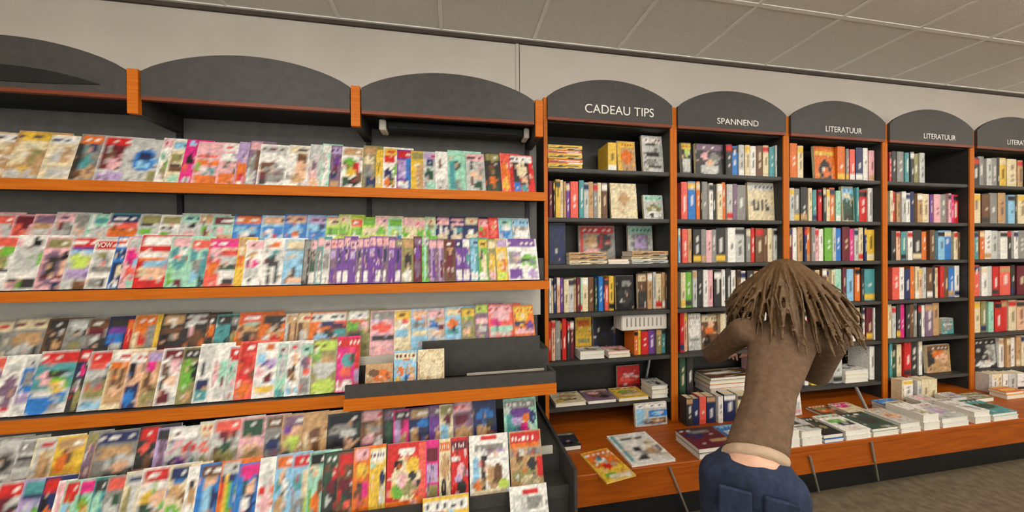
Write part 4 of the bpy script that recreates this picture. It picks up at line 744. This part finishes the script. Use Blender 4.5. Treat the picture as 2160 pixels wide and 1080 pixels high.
# ------------------------------------------------------------------ the person leaning over the counter
ICO = []; OFF = [0]
for _s in (1, 2):
    _b = bmesh.new(); bmesh.ops.create_icosphere(_b, subdivisions=_s, radius=1); _b.verts.index_update()
    ICO.append((np.array([tuple(v.co) for v in _b.verts]), np.array([[v.index for v in f.verts] for f in _b.faces]))); _b.free()
def blob_mesh(name, balls, voxel, mat, smooth=6):
    """balls: list of (centre, (ra, rb, rc), rotation 3x3 or None) fused into one smooth skin"""
    VV, FF = [], []
    for k, (c, r, R_) in enumerate(balls):
        big = isinstance(r, tuple)
        if not big: r = (r, r, r)
        iv, fv = ICO[1 if big or r[0] > .03 else 0]
        rm = np.array(R_) if R_ is not None else np.eye(3)
        VV.append((iv*np.array(r)) @ rm.T + np.array(c)); FF.append(fv+(OFF[0] if k else 0)); OFF[0] = (OFF[0] if k else 0)+len(iv)
    me = bpy.data.meshes.new(name); me.from_pydata(np.concatenate(VV).tolist(), [], np.concatenate(FF).tolist())
    o = bpy.data.objects.new(name, me); COL.objects.link(o)
    md = o.modifiers.new('r', 'REMESH'); md.mode = 'VOXEL'; md.voxel_size = voxel; md.use_smooth_shade = True
    if smooth:
        ms = o.modifiers.new('s', 'SMOOTH'); ms.factor = .5; ms.iterations = smooth
    dg = bpy.context.evaluated_depsgraph_get(); m2 = bpy.data.meshes.new_from_object(o.evaluated_get(dg))
    bpy.data.objects.remove(o); m2.materials.clear(); m2.materials.append(MAT[mat])
    for p in m2.polygons: p.use_smooth = True
    return m2
def limb(pts, step=.012, rot=None):
    """tapered chain through (point, radius)"""
    out = []
    for (p, r), (q, t) in zip(pts, pts[1:]):
        p, q = Vector(p), Vector(q); n = max(2, int((q-p).length/step))
        for i in range(n+1):
            f = i/n
            rr = tuple(a*(1-f)+b*f for a, b in zip(r, t)) if isinstance(r, tuple) else r*(1-f)+t*f
            out.append((p.lerp(q, f), rr, rot))
    return out
MAT['skin'] = noise_mat('skin', (206, 158, 132), (216, 170, 144), 20, .55, .03)
MAT['denim'] = noise_mat('blue_denim', (28, 36, 56), (42, 54, 80), 60, .9, .25, (1, 1, .3), bscale=400)
MAT['jacket'] = noise_mat('brown_knit', (96, 74, 54), (118, 92, 70), 50, .95, .4, bscale=220)
MAT['hair'] = noise_mat('brown_hair', (78, 56, 32), (112, 84, 52), 30, .5, .1, (4, 4, .6))
MAT['hem'] = noise_mat('beige_shirt_hem', (176, 150, 124), (186, 160, 134), 30, .8)
fwd = Vector((.6, .8, 0)); side = Vector((.8, -.6, 0))
PEL = Vector((.925, .90, .765)); CH = Vector((1.285, 1.10, 1.12)); HD = Vector((1.40, 1.205, 1.275))
per = empty('person', (.95, .90, 0)); PO = per.location
tag(per, 'person with long brown hair, brown jacket and blue jeans leaning over the display counter', 'person')
up_t = (CH-PEL).normalized(); dep = side.cross(up_t).normalized()
RT = Matrix((side, dep, up_t)).transposed()                       # torso frame: side, depth, spine
RS = Matrix((side, fwd, Vector((0, 0, 1)))).transposed()
shL, shR = CH-side*.135+up_t*.01, CH+side*.135+up_t*.01
elL, elR = Vector((1.21, 1.38, .97)), Vector((1.52, 1.16, .93))
haL, haR = Vector((1.35, 1.47, .94)), Vector((1.52, 1.38, .93))
hipL, hipR = PEL-side*.070-Vector((0, 0, .05)), PEL+side*.070-Vector((0, 0, .05))
knL, knR = Vector((.90, .99, .43)), Vector((1.06, .92, .43)); ftL, ftR = Vector((.86, .95, .075)), Vector((1.03, .86, .075))
hd_up = (HD-CH).normalized(); hd_f = (fwd-hd_up*fwd.dot(hd_up)).normalized(); hd_s = hd_f.cross(hd_up)
RH = Matrix((hd_s, hd_f, hd_up)).transposed()
def hp(a, b, c): return HD+hd_s*a+hd_f*b+hd_up*c
body = []
body += [(hp(0, -.005, .02), (.074, .092, .10), RH), (hp(0, .03, -.05), (.055, .06, .06), RH), (hp(0, .097, -.012), (.012, .02, .022), RH),
         (hp(.075, 0, -.01), (.009, .018, .028), RH), (hp(-.075, 0, -.01), (.009, .018, .028), RH), (hp(0, .082, -.055), (.024, .012, .008), RH),
         (hp(.03, .082, .018), (.014, .01, .009), RH), (hp(-.03, .082, .018), (.014, .01, .009), RH)]
body += limb([(CH, .06), (hp(0, -.02, -.06), .05)])
body += limb([(PEL, (.088, .070, .06)), (PEL.lerp(CH, .5), (.068, .055, .06)), (CH, (.10, .07, .06))], .03, RT)
for sh, el, ha in ((shL, elL, haL), (shR, elR, haR)): body += limb([(sh, .042), (el, .034), (ha, .024)])
for hi, kn, ft in ((hipL, knL, ftL), (hipR, knR, ftR)):
    body += limb([(hi, .07), (kn, .045), (ft, .032)])
    body += limb([(ft, .03), (ft+fwd*.13-Vector((0, 0, .045)), .022)])
# hands: palm, four bent fingers of different length, thumb from the side of the palm
for ha, el, sg in ((haL, elL, 1), (haR, elR, -1)):
    d = (ha-el).normalized(); up_ = Vector((0, 0, 1)); lat = d.cross(up_).normalized(); nrm = lat.cross(d)
    R_ = Matrix((lat, d, nrm)).transposed()
    body.append((ha+d*.045, (.040, .050, .015), R_))
    for k, ln in enumerate((.062, .072, .068, .052)):
        b0 = ha+d*.082+lat*(-.030+.020*k); b1 = b0+d*ln*.5-nrm*.006; b2 = b1+d*ln*.38-nrm*.026
        body += limb([(b0, .0088), (b1, .0082), (b2, .0068)], .004)
    t0 = ha+d*.03+lat*(-.036*sg); t1 = t0+d*.03-lat*(.026*sg)-nrm*.012; t2 = t1+d*.03-nrm*.012
    body += limb([(t0, .012), (t1, .0098), (t2, .008)], .004)
def sub(m, off): m.transform(Matrix.Translation(-off)); return m
obj('body', sub(blob_mesh('body', body, .0055, 'skin', 3), PO), None, per)
eye = bmesh.new()
for sg in (-1, 1):
    em = blob_mesh('eye', [(hp(.03*sg, .089, .018), (.009, .006, .006), RH)], .0025, 'white', 1); obj('eye', sub(em, PO), None, per)
# jeans
jn = limb([(PEL+up_t*.035, (.100, .082, .03)), (PEL, (.114, .096, .05)), (PEL-Vector((0, 0, .06)), (.118, .100, .05))], .02, RS)
for hi, kn, ft in ((hipL, knL, ftL), (hipR, knR, ftR)): jn += limb([(hi, .080), (hi.lerp(kn, .5), .072), (kn, .060), (ft+Vector((0, 0, .03)), .052)])
jeans = obj('jeans', sub(blob_mesh('jeans', jn, .010, 'denim', 4), PO), None, per)
for sg in (-1, 1):   # back pockets
    c = PEL-fwd*.100+side*.056*sg-Vector((0, 0, .06)); R_ = RS
    pk = box_mesh('back_pocket', -.042, .042, -.005, .008, -.045, .045, .004); pk.transform(R_.to_4x4()); pk.transform(Matrix.Translation(c-PO)); obj('back_pocket', pk, 'denim', jeans)
# shoes
for ft in (ftL, ftR):
    sh = limb([(ft+Vector((0, 0, -.035)), (.040, .045, .038)), (ft+fwd*.10+Vector((0, 0, -.047)), (.042, .05, .027)), (ft+fwd*.16+Vector((0, 0, -.05)), (.034, .03, .022))], .02, RS)
    obj('shoe', sub(blob_mesh('shoe', sh, .008, 'black', 3), PO), None, per)
# shirt hem and jacket
hm = limb([(PEL+up_t*.03, (.098, .080, .02)), (PEL+up_t*.05, (.094, .077, .02))], .01, RT)
obj('shirt', sub(blob_mesh('shirt', hm, .008, 'hem', 3), PO), None, per)
jk = limb([(PEL+up_t*.065, (.092, .076, .03)), (PEL.lerp(CH, .5), (.080, .066, .05)), (PEL.lerp(CH, .85), (.108, .076, .06)), (CH+up_t*.02, (.116, .074, .05))], .02, RT)
jk += limb([(CH+up_t*.03, .075), (CH+up_t*.06+hd_up*.02, .060)])
for sh_, el, ha in ((shL, elL, haL), (shR, elR, haR)): jk += limb([(sh_, .058), (sh_.lerp(el, .5), .050), (el, .044), (el.lerp(ha, .85), .034)])
jacket = obj('jacket', sub(blob_mesh('jacket', jk, .009, 'jacket', 3), PO), None, per)
# hair: a full cap and loose locks that hang and swing outward
hb = [(hp(0, -.022, .035), (.088, .100, .098), RH), (hp(0, -.06, -.02), (.080, .06, .085), RH)]
hr = random.Random(3)
for k in range(420):
    th = hr.uniform(-2.3, 2.3); ph = hr.uniform(-.1, 1.2); back = max(math.cos(th), 0)
    root = hp(math.sin(th)*.084*math.cos(ph*.8), -math.cos(th)*.092*math.cos(ph*.8)-.02, .05+.085*math.sin(ph))
    out = (root-HD); out.z = 0; out = out.normalized() if out.length > 1e-4 else side
    sw = side*math.sin(th); wv = side*hr.uniform(-.012, .012)
    L = hr.uniform(.22, .38)*(1-.25*abs(math.sin(th))); r0 = hr.uniform(.005, .0075)
    p1 = root+out*.03-fwd*.06*back+Vector((0, 0, -L*.22))+sw*.022
    p2 = p1+out*.012-fwd*.07*back+sw*hr.uniform(.015, .045)+wv+Vector((0, 0, -L*.30))
    p3 = p2-fwd*.07*back+sw*hr.uniform(.015, .045)-wv+Vector((0, 0, -L*.28)); p4 = p3-fwd*.05*back+sw*hr.uniform(-.01, .03)+wv+Vector((0, 0, -L*.20))
    hb += limb([(root, r0), (p1, r0), (p2, r0), (p3, r0*.85), (p4, r0*.4)], .010)
obj('hair', sub(blob_mesh('hair', hb, .0042, 'hair', 1), PO), None, per)
# the open book the person is holding
c = (haL+haR)/2+fwd*.115+Vector((0, 0, .040))
bk = empty('open_book', c); tag(bk, 'small open book held in both hands by the leaning person', 'book')
for sg in (-1, 1):
    m_ = box_mesh('page_block', 0 if sg > 0 else -.10, .10 if sg > 0 else 0, -.075, .075, 0, .010, .002); m_.transform(Matrix.Rotation(-.18*sg, 4, 'Y')); m_.transform(RS.to_4x4()); obj('page_block', m_, 'paper', bk)
    m_ = box_mesh('cover', 0 if sg > 0 else -.104, .104 if sg > 0 else 0, -.079, .079, -.003, -.0002); m_.transform(Matrix.Rotation(-.18*sg, 4, 'Y')); m_.transform(RS.to_4x4()); obj('cover', m_, 'redwood', bk)
